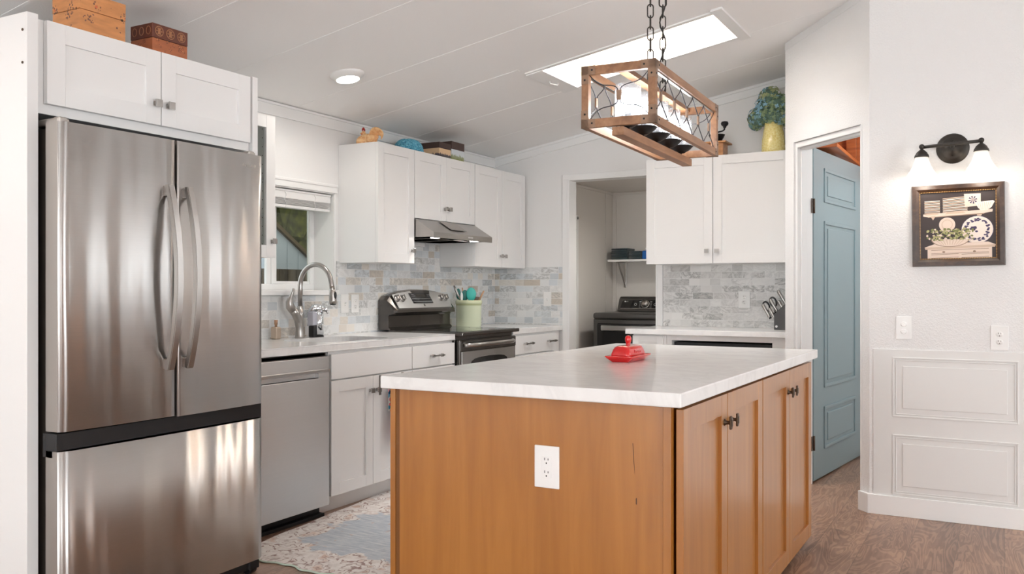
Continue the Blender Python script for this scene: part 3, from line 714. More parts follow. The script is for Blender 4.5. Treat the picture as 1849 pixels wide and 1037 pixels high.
bx, lid = lidbox('tan floral wooden box on top of the cabinet over the refrigerator', -3.267, -3.10, 2.17, 2.372, 2.132, 2.285, 2.352, M_BOXA, M_BOXA)
bm = B(); box(bm, -3.099, -3.097, 2.352, 2.359, 2.279, 2.289, .001); obj('clasp', bm, M_BRONZE, lid)
bm = B(); box(bm, -3.122, -3.117, 2.1675, 2.1685, 2.280, 2.290, .001); obj('clasp', bm, M_BRONZE, lid)
bx, lid = lidbox('smaller dark red carved box beside the tan floral box', -3.235, -3.10, 2.502, 2.682, 2.132, 2.257, 2.316, M_BOXB, M_BOXL)
bm = B()
for k in range(3):
    tube(bm, [(-3.0985, 2.535+k*.057+.02*math.cos(i*PI/8), 2.287+.02*math.sin(i*PI/8)) for i in range(16)], .0018, 6, closed=True); ball(bm, (-3.0985, 2.535+k*.057, 2.287), .002, .007, .014)
    for q in range(6): ball(bm, (-3.0985, 2.535+k*.057+.012*math.cos(q*PI/3), 2.287+.012*math.sin(q*PI/3)), .0015, .0035, .0035, 8, 6)
for k in range(3):
    x = -3.21+k*.043; tube(bm, [(x+.013*math.cos(i*PI/8), 2.5008, 2.287+.017*math.sin(i*PI/8)) for i in range(16)], .0015, 6, closed=True)
obj('carved_relief', bm, M_BOXG, lid)

# ================================================================== LEFT WALL, UPPER CABINETS
UF = LEFT(-3.461)   # carcass front; doors 21 mm proud -> -3.44
def upper(name, label, y0, y1, z0, doors, knobs, z1=2.134, rail=.062, depth0=XW+.001, group=None):
    c = thing(name, label, 'cabinet', ((XW-3.46)/2, (y0+y1)/2, z0), group=group)
    bm = B(); box(bm, depth0, -3.462, y0+.001, y1-.001, z0, z1, .0015); obj('cabinet_body', bm, M_CAB, c)
    for (a_, b_), k in zip(doors, knobs):
        d_ = obj('door', shaker(a_, b_, z0+.001, z1-.001, .021, rail, UF), M_CAB, c); square_knob(k, z0+.088, .021, UF, d_)
    return c
upper('wall_cabinet', 'tall white single-door wall cabinet between the window and range hood', 4.462, 4.857, 1.374, [(4.464, 4.855)], [4.825])
upper('wall_cabinet', 'short white two-door cabinet above the range hood', 4.859, 5.628, 1.68, [(4.861, 5.243), (5.246, 5.626)], [5.216, 5.272])
c3 = upper('wall_cabinet', 'tall white two-door wall cabinet in the corner right of the hood', 5.632, 6.445, 1.374, [(5.634, 6.033), (6.037, 6.416)], [6.006, 6.065])
bm = B(); box(bm, -3.752, -3.47, 4.47, 4.85, 1.3705, 1.3745, 0); box(bm, -3.752, -3.47, 5.64, 6.44, 1.3705, 1.3745, 0)
o = solo('cabinet_underside', bm, mat('raw_plywood', srgb(214, 170, 112), .6)[0], 'unpainted plywood bottom of the wall cabinets on the window wall', 'cabinet underside') if False else bm.free()
# glass front cabinet left of the window
gc = thing('glass_front_cabinet', 'white wall cabinet with an empty glass door beside the window', 'cabinet', (-3.6, 3.3, 1.374))
bm = B(); z0, z1, y0, y1 = 1.374, 2.134, 2.875, 3.567
box(bm, XW+.001, XW+.012, y0, y1, z0, z1); box(bm, XW+.012, -3.462, y0, y0+.016, z0, z1, .001); box(bm, XW+.012, -3.462, y1-.016, y1, z0, z1, .001); box(bm, XW+.012, -3.462, y0+.016, y1-.016, z0, z0+.016); box(bm, XW+.012, -3.462, y0+.016, y1-.016, z1-.016, z1)
obj('cabinet_body', bm, M_CAB, gc)
for z in (1.60, 1.80): bm = B(); box(bm, XW+.013, -3.49, y0+.017, y1-.017, z, z+.012, .001); obj('shelf', bm, M_CAB, gc)
for k in range(14):
    for x in (-3.52, -3.70): bm = B(); cyl(bm, (x, y1-.0165, 1.45+k*.048), (x, y1-.0155, 1.45+k*.048), .0032, seg=8); obj('shelf_pin_hole', bm, M_DARK, gc)
def glassdoor(u0, u1, knob):
    bm = B(); r = .066
    box(bm, u0, u0+r, z0, z1, 0, .021, .0012, UF); box(bm, u1-r, u1, z0, z1, 0, .021, .0012, UF); box(bm, u0+r, u1-r, z0, z0+r, 0, .0208, .001, UF); box(bm, u0+r, u1-r, z1-r, z1, 0, .0208, .001, UF)
    d_ = obj('door', bm, M_CAB, gc); bm = B(); box(bm, u0+r-.004, u1-r+.004, z0+r-.004, z1-r+.004, .006, .009, 0, UF); obj('pane', bm, M_PANE, d_)
    square_knob(knob, z0+.088, .021, UF, d_)
glassdoor(2.877, 3.219, 3.19); glassdoor(3.223, 3.566, 3.54)

# range hood
hd = thing('range_hood', 'stainless steel under-cabinet range hood with two lit lamps', 'range hood', (-3.5, 5.24, 1.54))
hy0, hy1 = 4.862, 5.626
bm = B(); t = [(-3.750, 1.552), (-3.750, 1.677), (-3.44, 1.677), (-3.29, 1.584), (-3.29, 1.546), (-3.305, 1.546), (-3.305, 1.552)]
prism(bm, t, -hy1, -hy0, Matrix(((1, 0, 0, 0), (0, 0, -1, 0), (0, 1, 0, 0), (0, 0, 0, 1))), bev=.001); obj('hood_body', bm, M_HOOD, hd)
bm = B(); t = B(); box(bm, -.02, .10, -.10, .10, .0005, .003, .001, T(-3.36, 5.23, 1.6325) @ Ry(math.radians(31.8)) @ T(-.06, 0, .0)); obj('top_plate', bm, M_STEELSIDE, hd)
bm = B(); box(bm, -3.72, -3.40, 5.0, 5.22, 1.547, 1.552, .001); box(bm, -3.72, -3.40, 5.27, 5.49, 1.547, 1.552, .001); obj('filter', bm, M_STEELSIDE, hd)
for y in (4.955, 5.455): bm = B(); cyl(bm, (-3.34, y, 1.5525), (-3.34, y, 1.547), .032, seg=24); obj('lamp', bm, M_HOODLED, hd)
bm = B()
for k in range(5): box(bm, 5.295+k*.013, 5.304+k*.013, 1.562, 1.571, 0, .002, .0008, LEFT(-3.29))
obj('control_button', bm, M_PLASTIC, hd)
for y in (4.955, 5.455): lamp_spot('hood_lamp_light', (-3.34, y, 1.54), 2.2, .03, 2.2)
bm = B(); box(bm, 4.87, 5.40, 1.515, 1.543, 0, .020, .001, LEFT(-3.752)); solo('hood_cleat', bm, M_CAB, 'white wood cleat on the tiles directly under the range hood', 'trim strip')

# rooster
M_ROO = mat('rooster_ceramic', srgb(228, 172, 116), .5)[0]; m, n = mat('rooster_plumage', srgb(222, 160, 104), .55); v = n.coord((60, 60, 60)); n.link(n.ramp(n.noise(v, 1, 3), [(.3, srgb(222, 158, 104)), (.5, srgb(240, 192, 138)), (.7, srgb(248, 214, 164))]), n.b.inputs['Base Color']); n.bump(n.noise(v, 1, 3), .6, .004)
M_RED = mat('red_comb', srgb(168, 40, 28), .4)[0]
ro = thing('rooster_figurine', 'tan ceramic rooster with red comb at the corner of the wall cabinets', 'figurine', (-3.55, 4.54, 2.134))
bm = B()  # body along X, head towards the wall (-X)
def rp(x, z, dy=0): return (-3.55+x, 4.54+dy, 2.134+z)
tube(bm, [rp(-.088, .012, -.012), rp(-.075, .022, -.01), rp(-.045, .034), rp(-.01, .034), rp(.02, .036), rp(.045, .05)], [.016, .036, .040, .036, .028, .012], 16)
ball(bm, rp(-.066, .018, -.022), .034, .032, .036)
tube(bm, [rp(-.064, .03), rp(-.066, .058), rp(-.064, .076), rp(-.064, .088)], [.030, .020, .014, .008], 14)
ball(bm, rp(-.066, .078), .015, .013, .014)
obj('figurine_body', bm, m, ro)
for k in range(9):
    b = B(); q0 = k/8; R0 = .052-.020*q0; P_ = []
    for i in range(9):
        th = math.radians(165-(150+30*q0)*i/8); P_.append(rp(.042+R0*math.cos(th)*1.05, .044-.010*q0+R0*math.sin(th), (k-4)*.004*math.sin(i/8*PI)))
    tube(b, P_, [.006, .009, .0105, .0105, .010, .009, .007, .005, .002], 8); obj('tail_feather', b, m, ro)
b = B(); ball(b, rp(.008, .034, -.030), .038, .014, .024); obj('wing', b, m, ro)
b = B()
for k in range(4): ball(b, rp(-.075+k*.006, .096+.010*math.sin((k+.6)*.9)), .005, .003, .010, 10, 8)
obj('comb', b, M_RED, ro)
b = B(); ball(b, rp(-.076, .066, -.008), .005, .004, .010, 10, 8); ball(b, rp(-.067, .066, -.014), .006, .003, .009, 10, 8); obj('wattle', b, M_RED, ro)
b = B(); cyl(b, rp(-.078, .079, -.003), rp(-.091, .076, -.005), .005, .0008, 10); obj('beak', b, mat('ochre_beak', srgb(214, 160, 40), .4)[0], ro)
b = B(); box(b, -3.62, -3.49, 4.505, 4.565, 2.134, 2.142, .003); obj('figurine_base', b, M_ROO, ro)

# turquoise woven basket
m, n = mat('turquoise_woven_cord', srgb(74, 150, 176), .6); v = n.coord(); n.link(n.ramp(n.noise(n.coord((70, 70, 160)), 1, 3, .7), [(.3, srgb(34, 84, 104)), (.47, srgb(74, 156, 186)), (.6, srgb(120, 196, 214)), (.72, srgb(196, 222, 224))]), n.b.inputs['Base Color'])
bm = B(); ctr = Vector((-3.60, 5.01, 2.136)); Rr = .098
for k in range(12):
    a0 = k/11*PI*.5; r = Rr*math.cos(a0*.97)**.6; z = .008+.088*math.sin(a0)**1.0
    tube(bm, [(ctr.x+r*math.cos(i*PI/16), ctr.y+r*1.08*math.sin(i*PI/16), ctr.z+z+.0015*math.sin(i*5)) for i in range(32)], .0072, 8, closed=True)
solo('woven_basket', bm, m, 'round turquoise woven basket upside down on the wall cabinets', 'basket')

# two scenic tins / boxes
def scenic(name, sky, tree, ground, z0, h, y0):
    m, n = mat(name, sky, .4); s = n.sep(n.coord(kind='World')); f = n.noise(n.coord((90, 90, 30), kind='World'), 1, 4, .7)
    q = n.math('DIVIDE', n.math('SUBTRACT', s[2], z0), h)
    k = n.math('ADD', q, n.math('MULTIPLY', n.math('SUBTRACT', f, .5), .9))
    n.link(n.ramp(k, [(.16, ground), (.30, tree), (.44, tree), (.50, sky), (.9, sky)]), n.b.inputs['Base Color']); return m
M_SC1 = scenic('landscape_print', srgb(222, 188, 148), srgb(66, 60, 72), srgb(60, 62, 40), 2.136, .07, 0)
M_SC2 = scenic('meadow_print', srgb(206, 212, 216), srgb(150, 156, 120), srgb(128, 136, 66), 2.136, .09, 0)
M_BRN = mat('brown_card', srgb(72, 52, 46), .5)[0]
for lab, x0, x1, y0, y1, z1, zb, mm in (('lower brown box printed with dusk trees, nearer the turquoise basket', -3.66, -3.50, 5.242, 5.392, 2.250, 2.208, M_SC1), ('taller brown box printed with a pale meadow, farther from the basket', -3.62, -3.50, 5.402, 5.572, 2.278, 2.222, M_SC2)):
    t_ = thing('storage_box', lab, 'box', ((x0+x1)/2, (y0+y1)/2, 2.136)); b = B(); box(b, x0, x1, y0, y1, 2.136, zb, .001); obj('box_base', b, mm, t_); b = B(); box(b, x0-.002, x1+.002, y0-.002, y1+.002, zb, z1, .001); obj('lid', b, M_BRN, t_)

# ================================================================== LEFT WALL, BASE RUN
CT = .914; CB = .874; CX = -3.12
BF = LEFT(-3.141)   # carcass face; fronts 21 mm -> -3.12
bm = B()
t = bmesh.new()   # countertop with an oval-cornered sink cut-out
SX0, SX1, SY0, SY1 = -3.60, -3.205, 3.725, 4.335
def rr_poly(x0, x1, y0, y1, r, n=8):
    P_ = []
    for (cx_, cy_, a0) in ((x1-r, y1-r, 0), (x0+r, y1-r, PI/2), (x0+r, y0+r, PI), (x1-r, y0+r, 1.5*PI)):
        for i in range(n+1): P_.append((cx_+r*math.cos(a0+i*PI/2/n), cy_+r*math.sin(a0+i*PI/2/n)))
    return P_
def slab_hole(bm, x0, x1, y0, y1, z0, z1, hole):
    t = bmesh.new(); n = len(hole); q = n//4
    out = []
    for (px, py) in hole:
        dx_, dy_ = px-(SX0+SX1)/2, py-(SY0+SY1)/2
        s_ = min(((x1 if dx_ > 0 else x0)-(SX0+SX1)/2)/dx_ if abs(dx_) > 1e-6 else 1e9, ((y1 if dy_ > 0 else y0)-(SY0+SY1)/2)/dy_ if abs(dy_) > 1e-6 else 1e9)
        out.append(((SX0+SX1)/2+dx_*s_, (SY0+SY1)/2+dy_*s_))
    H1 = [t.verts.new((*p, z1)) for p in hole]; H0 = [t.verts.new((*p, z0)) for p in hole]; O1 = [t.verts.new((*p, z1)) for p in out]; O0 = [t.verts.new((*p, z0)) for p in out]
    for i in range(n):
        j = (i+1) % n
        t.faces.new((O1[i], O1[j], O0[j], O0[i])); t.faces.new((H1[i], H1[j], O1[j], O1[i])); t.faces.new((H0[j], H0[i], O0[i], O0[j])); t.faces.new((H1[j], H1[i], H0[i], H0[j]))
    merge(bm, t)
yc0, yc1 = 3.50, 4.56
cxm, cym = (SX0+SX1)/2, (SY0+SY1)/2
hole = rr_poly(SX0, SX1, SY0, SY1, .12)
# exact rectangle corners for the ring: snap by adding corner quads through boxes around it
def clampring():
    slab_hole(bm, XW+.009, CX, yc0, yc1, CB, CT, hole)
clampring()
# corners of the outer rectangle not reached by rays: fill triangles
out = []
for (px, py) in hole:
    dx_, dy_ = px-cxm, py-cym
    s_ = min(((CX if dx_ > 0 else XW+.009)-cxm)/dx_ if abs(dx_) > 1e-6 else 1e9, ((yc1 if dy_ > 0 else yc0)-cym)/dy_ if abs(dy_) > 1e-6 else 1e9)
    out.append((cxm+dx_*s_, cym+dy_*s_))
for i in range(len(out)):
    a_, b_ = out[i], out[(i+1) % len(out)]
    if abs(a_[0]-b_[0]) > 1e-6 and abs(a_[1]-b_[1]) > 1e-6:
        c_ = (CX if max(a_[0], b_[0]) > cxm else XW+.009, yc1 if max(a_[1], b_[1]) > cym else yc0)
        prism(bm, [a_, b_, c_], CB, CT)
bmesh.ops.remove_doubles(bm, verts=bm.verts[:], dist=1e-5)
box(bm, XW+.009, CX, 2.87, yc0, CB, CT); box(bm, XW+.009, CX, yc1, 4.858, CB, CT)
cyl(bm, (CX-.001, 2.87, CB+.003), (CX-.001, 4.858, CB+.003), .003, seg=8); cyl(bm, (CX-.001, 2.87, CT-.003), (CX-.001, 4.858, CT-.003), .003, seg=8)
solo('countertop', bm, M_QUARTZ, 'white quartz countertop holding the sink, along the window wall', 'countertop')
bm = B(); box(bm, XW+.009, CX, 5.634, YB-.009, CB, CT, .003); solo('countertop', bm, M_QUARTZ, 'short white quartz countertop between the range and laundry opening', 'countertop')
# sink bowl
sk = thing('sink', 'stainless steel undermount sink with rounded corners', 'sink', (cxm, cym, .69))
bm = B(); t = bmesh.new(); L_ = []
for z, g in ((CB-.001, .012), (CB-.001, 0.0), (CB-.05, -.004), (.71, -.02), (.695, -.05)):
    L_.append([t.verts.new((x, y, z)) for x, y in rr_poly(SX0-g, SX1+g, SY0-g, SY1+g, .12)])
for a_, b_ in zip(L_, L_[1:]):
    for i in range(len(a_)): f = t.faces.new((a_[i], a_[(i+1) % len(a_)], b_[(i+1) % len(a_)], b_[i])); f.smooth = True
t.faces.new(L_[-1]); bmesh.ops.recalc_face_normals(t, faces=t.faces[:])
for f in t.faces: f.normal_flip()
merge(bm, t); obj('basin', bm, M_STEEL2, sk)
bm = B(); cyl(bm, (cxm, cym, .6955), (cxm, cym, .698), .045, seg=24); obj('drain', bm, M_CHROME, sk)

# faucet
fa = thing('faucet', 'brushed nickel gooseneck pull-down faucet with side lever', 'faucet', (-3.655, 3.99, CT))
bm = B(); fx, fy = -3.655, 3.99
tube(bm, [(fx, fy-.0, CT), (fx, fy, CT+.012), (fx, fy-.002, CT+.06), (fx, fy-.012, CT+.11), (fx, fy-.038, CT+.15), (fx, fy-.066, CT+.175)], [.030, .027, .024, .026, .026, .024], 20)
tube(bm, [(fx, fy+.002, CT+.05), (fx, fy+.004, CT+.14), (fx, fy+.004, CT+.19)], [.022, .020, .0165], 20)
obj('faucet_body', bm, M_NICKEL, fa)
bm = B(); ar = .118; pts = [(fx, fy+.004, CT+.19), (fx, fy+.004, CT+.30)]
pts += [(fx+ar-ar*math.cos(k*PI/16), fy+.004, CT+.315+ar*math.sin(k*PI/16)*1.02) for k in range(0, 16)]
pts += [(fx+2*ar+.004, fy+.004, CT+.315), (fx+2*ar+.008, fy+.004, CT+.295)]
tube(bm, pts, .0145, 20); obj('spout', bm, M_NICKEL, fa)
bm = B(); tube(bm, [(fx+2*ar+.008, fy+.004, CT+.296), (fx+2*ar+.010, fy+.004, CT+.27), (fx+2*ar+.014, fy+.004, CT+.225), (fx+2*ar+.015, fy+.004, CT+.205)], [.016, .0185, .022, .0215], 20); sp = obj('spray_head', bm, M_NICKEL, fa)
bm = B(); ball(bm, (fx+2*ar+.033, fy+.004, CT+.255), .005, .009, .022); obj('spray_button', bm, M_BLACK, sp)
bm = B(); cyl(bm, (fx+2*ar+.015, fy+.004, CT+.2045), (fx+2*ar+.015, fy+.004, CT+.200), .017, seg=20); obj('spray_nozzle', bm, M_BLACK, sp)
bm = B(); tube(bm, [(fx, fy-.062, CT+.168), (fx, fy-.082, CT+.19), (fx, fy-.088, CT+.215), (fx+.004, fy-.080, CT+.245), (fx+.01, fy-.070, CT+.275), (fx+.016, fy-.070, CT+.296)], [.024, .026, .021, .012, .008, .0065], 16); obj('lever', bm, M_NICKEL, fa)

# soap dispenser (chrome, automatic)
so = thing('soap_dispenser', 'chrome automatic soap dispenser standing behind the sink by the faucet', 'soap dispenser', (-3.66, 4.15, CT)); sx, sy = -3.66, 4.16
bm = B(); cyl(bm, (sx, sy, CT+.008), (sx, sy, CT+.165), .031, .029, 28); obj('dispenser_body', bm, M_CHROME, so)
bm = B(); cyl(bm, (sx, sy, CT), (sx, sy, CT+.008), .032, seg=28); obj('dispenser_base', bm, M_BLACK, so)
bm = B(); tube(bm, [(sx-.02, sy-.055, CT+.158), (sx-.01, sy-.03, CT+.172), (sx, sy, CT+.174), (sx+.03, sy+.008, CT+.170), (sx+.062, sy+.015, CT+.160)], [.014, .026, .027, .019, .011], 16); cyl(bm, (sx+.058, sy+.014, CT+.16), (sx+.058, sy+.014, CT+.142), .006, seg=12); obj('dispenser_head', bm, M_CHROME, so)
bm = B(); box(bm, sx-.035, sx+.012, sy-.062, sy-.022, CT+.07, CT+.155, .006); obj('reservoir', bm, mat('soap_reservoir', srgb(190, 190, 200), .25, 0, coat=.4)[0], so)
bm = B(); box(bm, sx-.03, sx+.012, sy-.058, sy-.024, CT+.0, CT+.069, .006); obj('battery_box', bm, M_BLACK, so)
# small pump stub
so = thing('pump_bottle', 'small brushed metal pump bottle close to the refrigerator', 'bottle', (-3.70, 3.84, CT)); bm = B(); box(bm, -3.722, -3.678, 3.818, 3.862, CT, CT+.072, .008); obj('bottle_body', bm, mat('champagne_metal', srgb(196, 178, 160), .35, .7)[0], so)
bm = B(); cyl(bm, (-3.70, 3.84, CT+.072), (-3.70, 3.84, CT+.10), .008, seg=12); cyl(bm, (-3.70, 3.84, CT+.085), (-3.70, 3.84, CT+.112), .010, seg=12); obj('pump', bm, mat('tan_pump', srgb(176, 138, 110), .4)[0], so)

# dishwasher
dw = thing('dishwasher', 'stainless steel dishwasher with recessed handle beside the refrigerator', 'dishwasher', (-3.45, 3.33, 0))
bm = B(); box(bm, -3.74, -3.15, 3.06, 3.638, .09, .868, .002); obj('tub', bm, M_GASKET, dw)
M = LEFT(-3.15); bm = B()
box(bm, 3.052, 3.630, .066, .742, 0, .032, .003, M); box(bm, 3.052, 3.630, .782, .852, 0, .032, .003, M); box(bm, 3.052, 3.07, .742, .782, 0, .0318, .001, M); box(bm, 3.545, 3.630, .742, .782, 0, .0318, .001, M); box(bm, 3.06, 3.56, .74, .785, -.002, .006, 0, M)
dd = obj('door', bm, M_STEEL2, dw)
bm = B(); box(bm, 3.056, 3.628, .768, .787, .026, .040, .004, M); obj('handle_lip', bm, M_NICKEL, dd)
bm = B(); box(bm, 3.055, 3.63, .853, .866, -.02, .0, 0, M); obj('latch_gap', bm, M_BLACK, dw)
bm = B(); box(bm, -3.20, -3.19, 3.056, 3.632, .0, .064); box(bm, -3.20, -3.155, 3.056, 3.634, .0, .018, .002); obj('toe_grille', bm, M_BLACK, dw)

# sink base + drawer base + base right of range
def base(name, label, y0, y1, z0=.102):
    c = thing(name, label, 'cabinet', (-3.45, (y0+y1)/2, 0))
    b = B(); box(b, -3.75, -3.142, y0+.001, y1-.001, z0, CB-.001 if name != 'sink_cabinet' else .69, .0012)
    if name == 'sink_cabinet': box(b, -3.19, -3.142, y0+.001, y1-.001, .66, CB-.001, .001)
    box(b, -3.75, -3.212, y0+.001, y1-.001, 0, z0, .001); obj('cabinet_body', b, M_CAB, c); return c
sc_ = base('sink_cabinet', 'white base cabinet with two doors beneath the sink', 3.645, 4.383)
b = B(); box(b, 3.648, 4.378, .724, .858, 0, .021, .0015, BF); obj('false_front', b, M_CAB, sc_)
d_ = obj('door', shaker(3.648, 4.002, .104, .716, .021, .062, BF), M_CAB, sc_); square_knob(3.974, .636, .021, BF, d_)
dR = obj('door', shaker(4.006, 4.378, .104, .716, .021, .062, BF), M_CAB, sc_); square_knob(4.036, .636, .021, BF, dR)
db = base('drawer_cabinet', 'white base cabinet with one drawer between sink cabinet and range', 4.384, 4.858)
b = B(); box(b, 4.386, 4.853, .724, .858, 0, .021, .0015, BF); d_ = obj('drawer', b, M_CAB, db); bar_pull(4.625, .79, .021, BF, d_)
d_ = obj('door', shaker(4.386, 4.853, .104, .716, .021, .062, BF), M_CAB, db); square_knob(4.82, .636, .021, BF, d_)
dc = base('drawer_cabinet', 'white base cabinet with a wide two-handled drawer right of the range', 5.634, 6.44)
b = B(); box(b, 5.64, 6.33, .724, .858, 0, .021, .0015, BF); d_ = obj('drawer', b, M_CAB, dc); bar_pull(5.85, .80, .021, BF, d_); bar_pull(6.235, .80, .021, BF, d_)
d_ = obj('door', shaker(5.64, 5.983, .104, .716, .021, .062, BF), M_CAB, dc); square_knob(5.955, .636, .021, BF, d_)
d_ = obj('door', shaker(5.987, 6.33, .104, .716, .021, .062, BF), M_CAB, dc); square_knob(6.015, .636, .021, BF, d_)

# dish towel over a hook on the sink cabinet door
hk = thing('over_door_hook', 'brushed over-door towel bar hooked on the sink cabinet door', 'hook', (-3.11, 4.16, .60))
b = B(); box(b, 4.055, 4.075, .60, .714, .0215, .024, .0005, BF); box(b, 4.27, 4.29, .60, .714, .0215, .024, .0005, BF); tube(b, [(-3.1165, 4.065, .655), (-3.095, 4.065, .655), (-3.095, 4.28, .655), (-3.1165, 4.28, .655)], .0035, 8); obj('hook_bar', b, M_NICKEL, hk)
m, n = mat('floral_towel', srgb(200, 200, 200), .9); v = n.coord(kind='Object')
vo = n.new('ShaderNodeTexVoronoi'); vo.inputs['Scale'].default_value = 42; n.link(v, vo.inputs['Vector']); s = n.sep(vo.outputs['Color'])
c = n.ramp(s[0], [(0, srgb(196, 50, 58)), (.25, srgb(236, 130, 140)), (.42, srgb(40, 90, 130)), (.6, srgb(96, 170, 200)), (.78, srgb(232, 232, 226)), (.9, srgb(220, 120, 50))], 'CONSTANT')
rg = n.math('GREATER_THAN', vo.outputs['Distance'], .52); c = n.mix(rg, c, srgb(235, 232, 225)); n.link(c, n.b.inputs['Base Color'])
b = B(); t = bmesh.new(); rows = []
path = [(-3.105, .50)]+[(-3.105, .50+i*.03) for i in range(1, 6)]+[(-3.101, .663), (-3.093, .668), (-3.086, .662)]+[(-3.083, .64-i*.03) for i in range(0, 11)]
for i in range(17):
    y = 4.125+.14*i/16; w = .004*math.sin(i*1.3); rows.append([t.verts.new((x+(w if k > 8 else 0), y, z)) for k, (x, z) in enumerate(path)])
for a_, b_ in zip(rows, rows[1:]):
    for i in range(len(path)-1): f = t.faces.new((a_[i], a_[i+1], b_[i+1], b_[i])); f.smooth = True
t.normal_update(); bmesh.ops.solidify(t, geom=t.faces[:], thickness=.003); merge(b, t)
solo('dish_towel', b, m, 'floral red and blue dish towel hanging on the sink cabinet door', 'towel')

# ================================================================== RANGE
rg = thing('range', 'black and stainless electric range with glass cooktop and curved backguard', 'stove', (-3.40, 5.245, 0)); ry0, ry1 = 4.863, 5.627
bm = B(); box(bm, -3.74, -3.125, ry0, ry1, .03, .898, .003); obj('range_body', bm, M_SLATE, rg)
bm = B(); box(bm, -3.66, -3.062, ry0-.001, ry1+.001, .899, .925, .006); obj('cooktop_frame', bm, M_SLATE, rg)
bm = B(); box(bm, -3.63, -3.085, ry0+.03, ry1-.03, .9245, .9265, .001); ck = obj('cooktop_glass', bm, M_GLASSBLACK, rg)
M_RING = mat('burner_ring', (.10, .10, .10), .25)[0]
for (x, y, r) in ((-3.23, 5.06, .10), (-3.23, 5.44, .075), (-3.48, 5.06, .075), (-3.48, 5.44, .10)):
    bm = B(); lathe(bm, [(r, .9266), (r, .9268), (r-.003, .9268), (r-.003, .9266)], T(x, y, 0), 40); obj('burner_ring', bm, M_RING, ck)
M = LEFT(-3.12)
bm = B(); box(bm, ry0+.008, ry1-.008, .26, .872, 0, .028, .004, M); box(bm, ry0+.012, ry1-.012, .800, .868, .028, .034, .003, M); od = obj('oven_door', bm, M_SLATE, rg)
bm = B(); box(bm, ry0+.028, ry1-.028, .28, .795, .027, .033, .002, M); o = obj('door_panel', bm, M_STEEL2, od)
bm = B(); pl = []; c0, c1, vb, vt = ry0+.135, ry1-.135, .42, .770
pl = [(c0, vb), (c1, vb), (c1, vt-.06)]+[(c1-.012-(c1-c0-.024)*(i/12), vt-.030+.012*(1-(2*i/12-1)**2)-.012*abs(2*i/12-1)**10) for i in range(0, 13)]+[(c0, vt-.06)]
prism(bm, pl, .032, .0345, M); obj('oven_window', bm, M_GLASSBLACK, od)
bm = B(); pts = [(ry0+.055+(ry1-ry0-.11)*i/20, .838, .030+.042*(1-(2*i/20-1)**8)) for i in range(21)]; tube(bm, pts, .0155, 14, M); obj('handle', bm, M_NICKEL, od)
bm = B(); box(bm, ry0+.008, ry1-.008, .06, .25, 0, .028, .004, M); obj('storage_drawer', bm, M_STEEL2, rg)
# backguard: profile in (x,z), arched top
def zbg(y): k = (y-5.245)/.382; return 1.205-.040*k*k-.02*k**8
t = bmesh.new(); N = 24; secs = []
def bgsec(y, inset=0):
    zt_ = zbg(y)-inset*.4
    return [(-3.742, y, .926), (-3.742, y, zt_-.004), (-3.70+0*inset, y, zt_), (-3.672, y, zt_-.006), (-3.607-inset*.4, y, 1.062), (-3.604-inset*.4, y, 1.045), (-3.615, y, 1.036), (-3.652, y, 1.030), (-3.660, y, 1.02), (-3.660, y, .945), (-3.640, y, .926)]
for i in range(N+1):
    k = i/N; y = 4.862+.766*k; e = min(k, 1-k)*N; ins = .0
    if e < 1: ins = .03
    secs.append([t.verts.new(p) for p in bgsec(y, ins)])
for a_, b_ in zip(secs, secs[1:]):
    for i in range(len(a_)): f = t.faces.new((a_[i], a_[(i+1) % len(a_)], b_[(i+1) % len(a_)], b_[i]))
t.faces.new(secs[0][::-1]); t.faces.new(secs[-1]); bmesh.ops.recalc_face_normals(t, faces=t.faces[:]); bm = B(); merge(bm, t); bgd = obj('backguard', bm, M_SLATE, rg)
# control face plane: from (x=-3.672,z=1.19) to (-3.607,1.062)
ang = math.atan2(.065, .128)
def CF(y, s, w=0):   # s metres down the slope from the top edge
    return Vector((-3.674+s*math.sin(ang)+w*math.cos(ang), y, 1.190-s*math.cos(ang)+w*math.sin(ang)))
def cfm(y, s, w=0):
    o_ = CF(y, s, w); U = Vector((0, 1, 0)); V = Vector((-math.sin(ang), 0, math.cos(ang))); Wv = Vector((math.cos(ang), 0, math.sin(ang)))
    return Matrix(((U.x, V.x, Wv.x, o_.x), (U.y, V.y, Wv.y, o_.y), (U.z, V.z, Wv.z, o_.z), (0, 0, 0, 1)))
bm = B(); pl = []
for i in range(21):
    y = -.345+.69*i/20; k = y/.382; pl.append((y, .004-.040*k*k+.0))
poly = [(-.325, -.132), (.335, -.132)]+pl[::-1]
prism(bm, poly, .0005, .004, cfm(5.245, .0)); cp = obj('control_panel', bm, M_STEEL2, bgd)
bm = B(); prism(bm, [(-.125, -.098), (.120, -.098), (.105, -.018), (-.14, -.018)], .003, .0065, cfm(5.235, 0), bev=.001); dsp = obj('display', bm, M_GLASSBLACK, cp)
b = B(); prism(b, [(-.06, -.05), (.055, -.05), (.05, -.026), (-.065, -.026)], .0065, .0068, cfm(5.235, 0)); obj('display_window', b, mat('smoked_display', (.03, .025, .018), .2)[0], dsp)
M_PRINT = mat('light_print', (.55, .55, .55), .5)[0]
b = B(); r_ = random.Random(2)
for row, s_ in enumerate((.028, .040, .062, .083)):
    for i in range(18):
        y = -.115+i*.0135-(.0 if row < 2 else .004)*row
        if row < 2 and -.075 < y < .07: continue
        hgt = .0022 if row != 2 or i % 3 else .0035
        box(b, y, y+.008*r_.uniform(.5, 1), -s_-hgt, -s_, .0064, .0070, 0, cfm(5.235, 0))
o = obj('button_print', b, M_PRINT, dsp); o['kind'] = 'stuff'
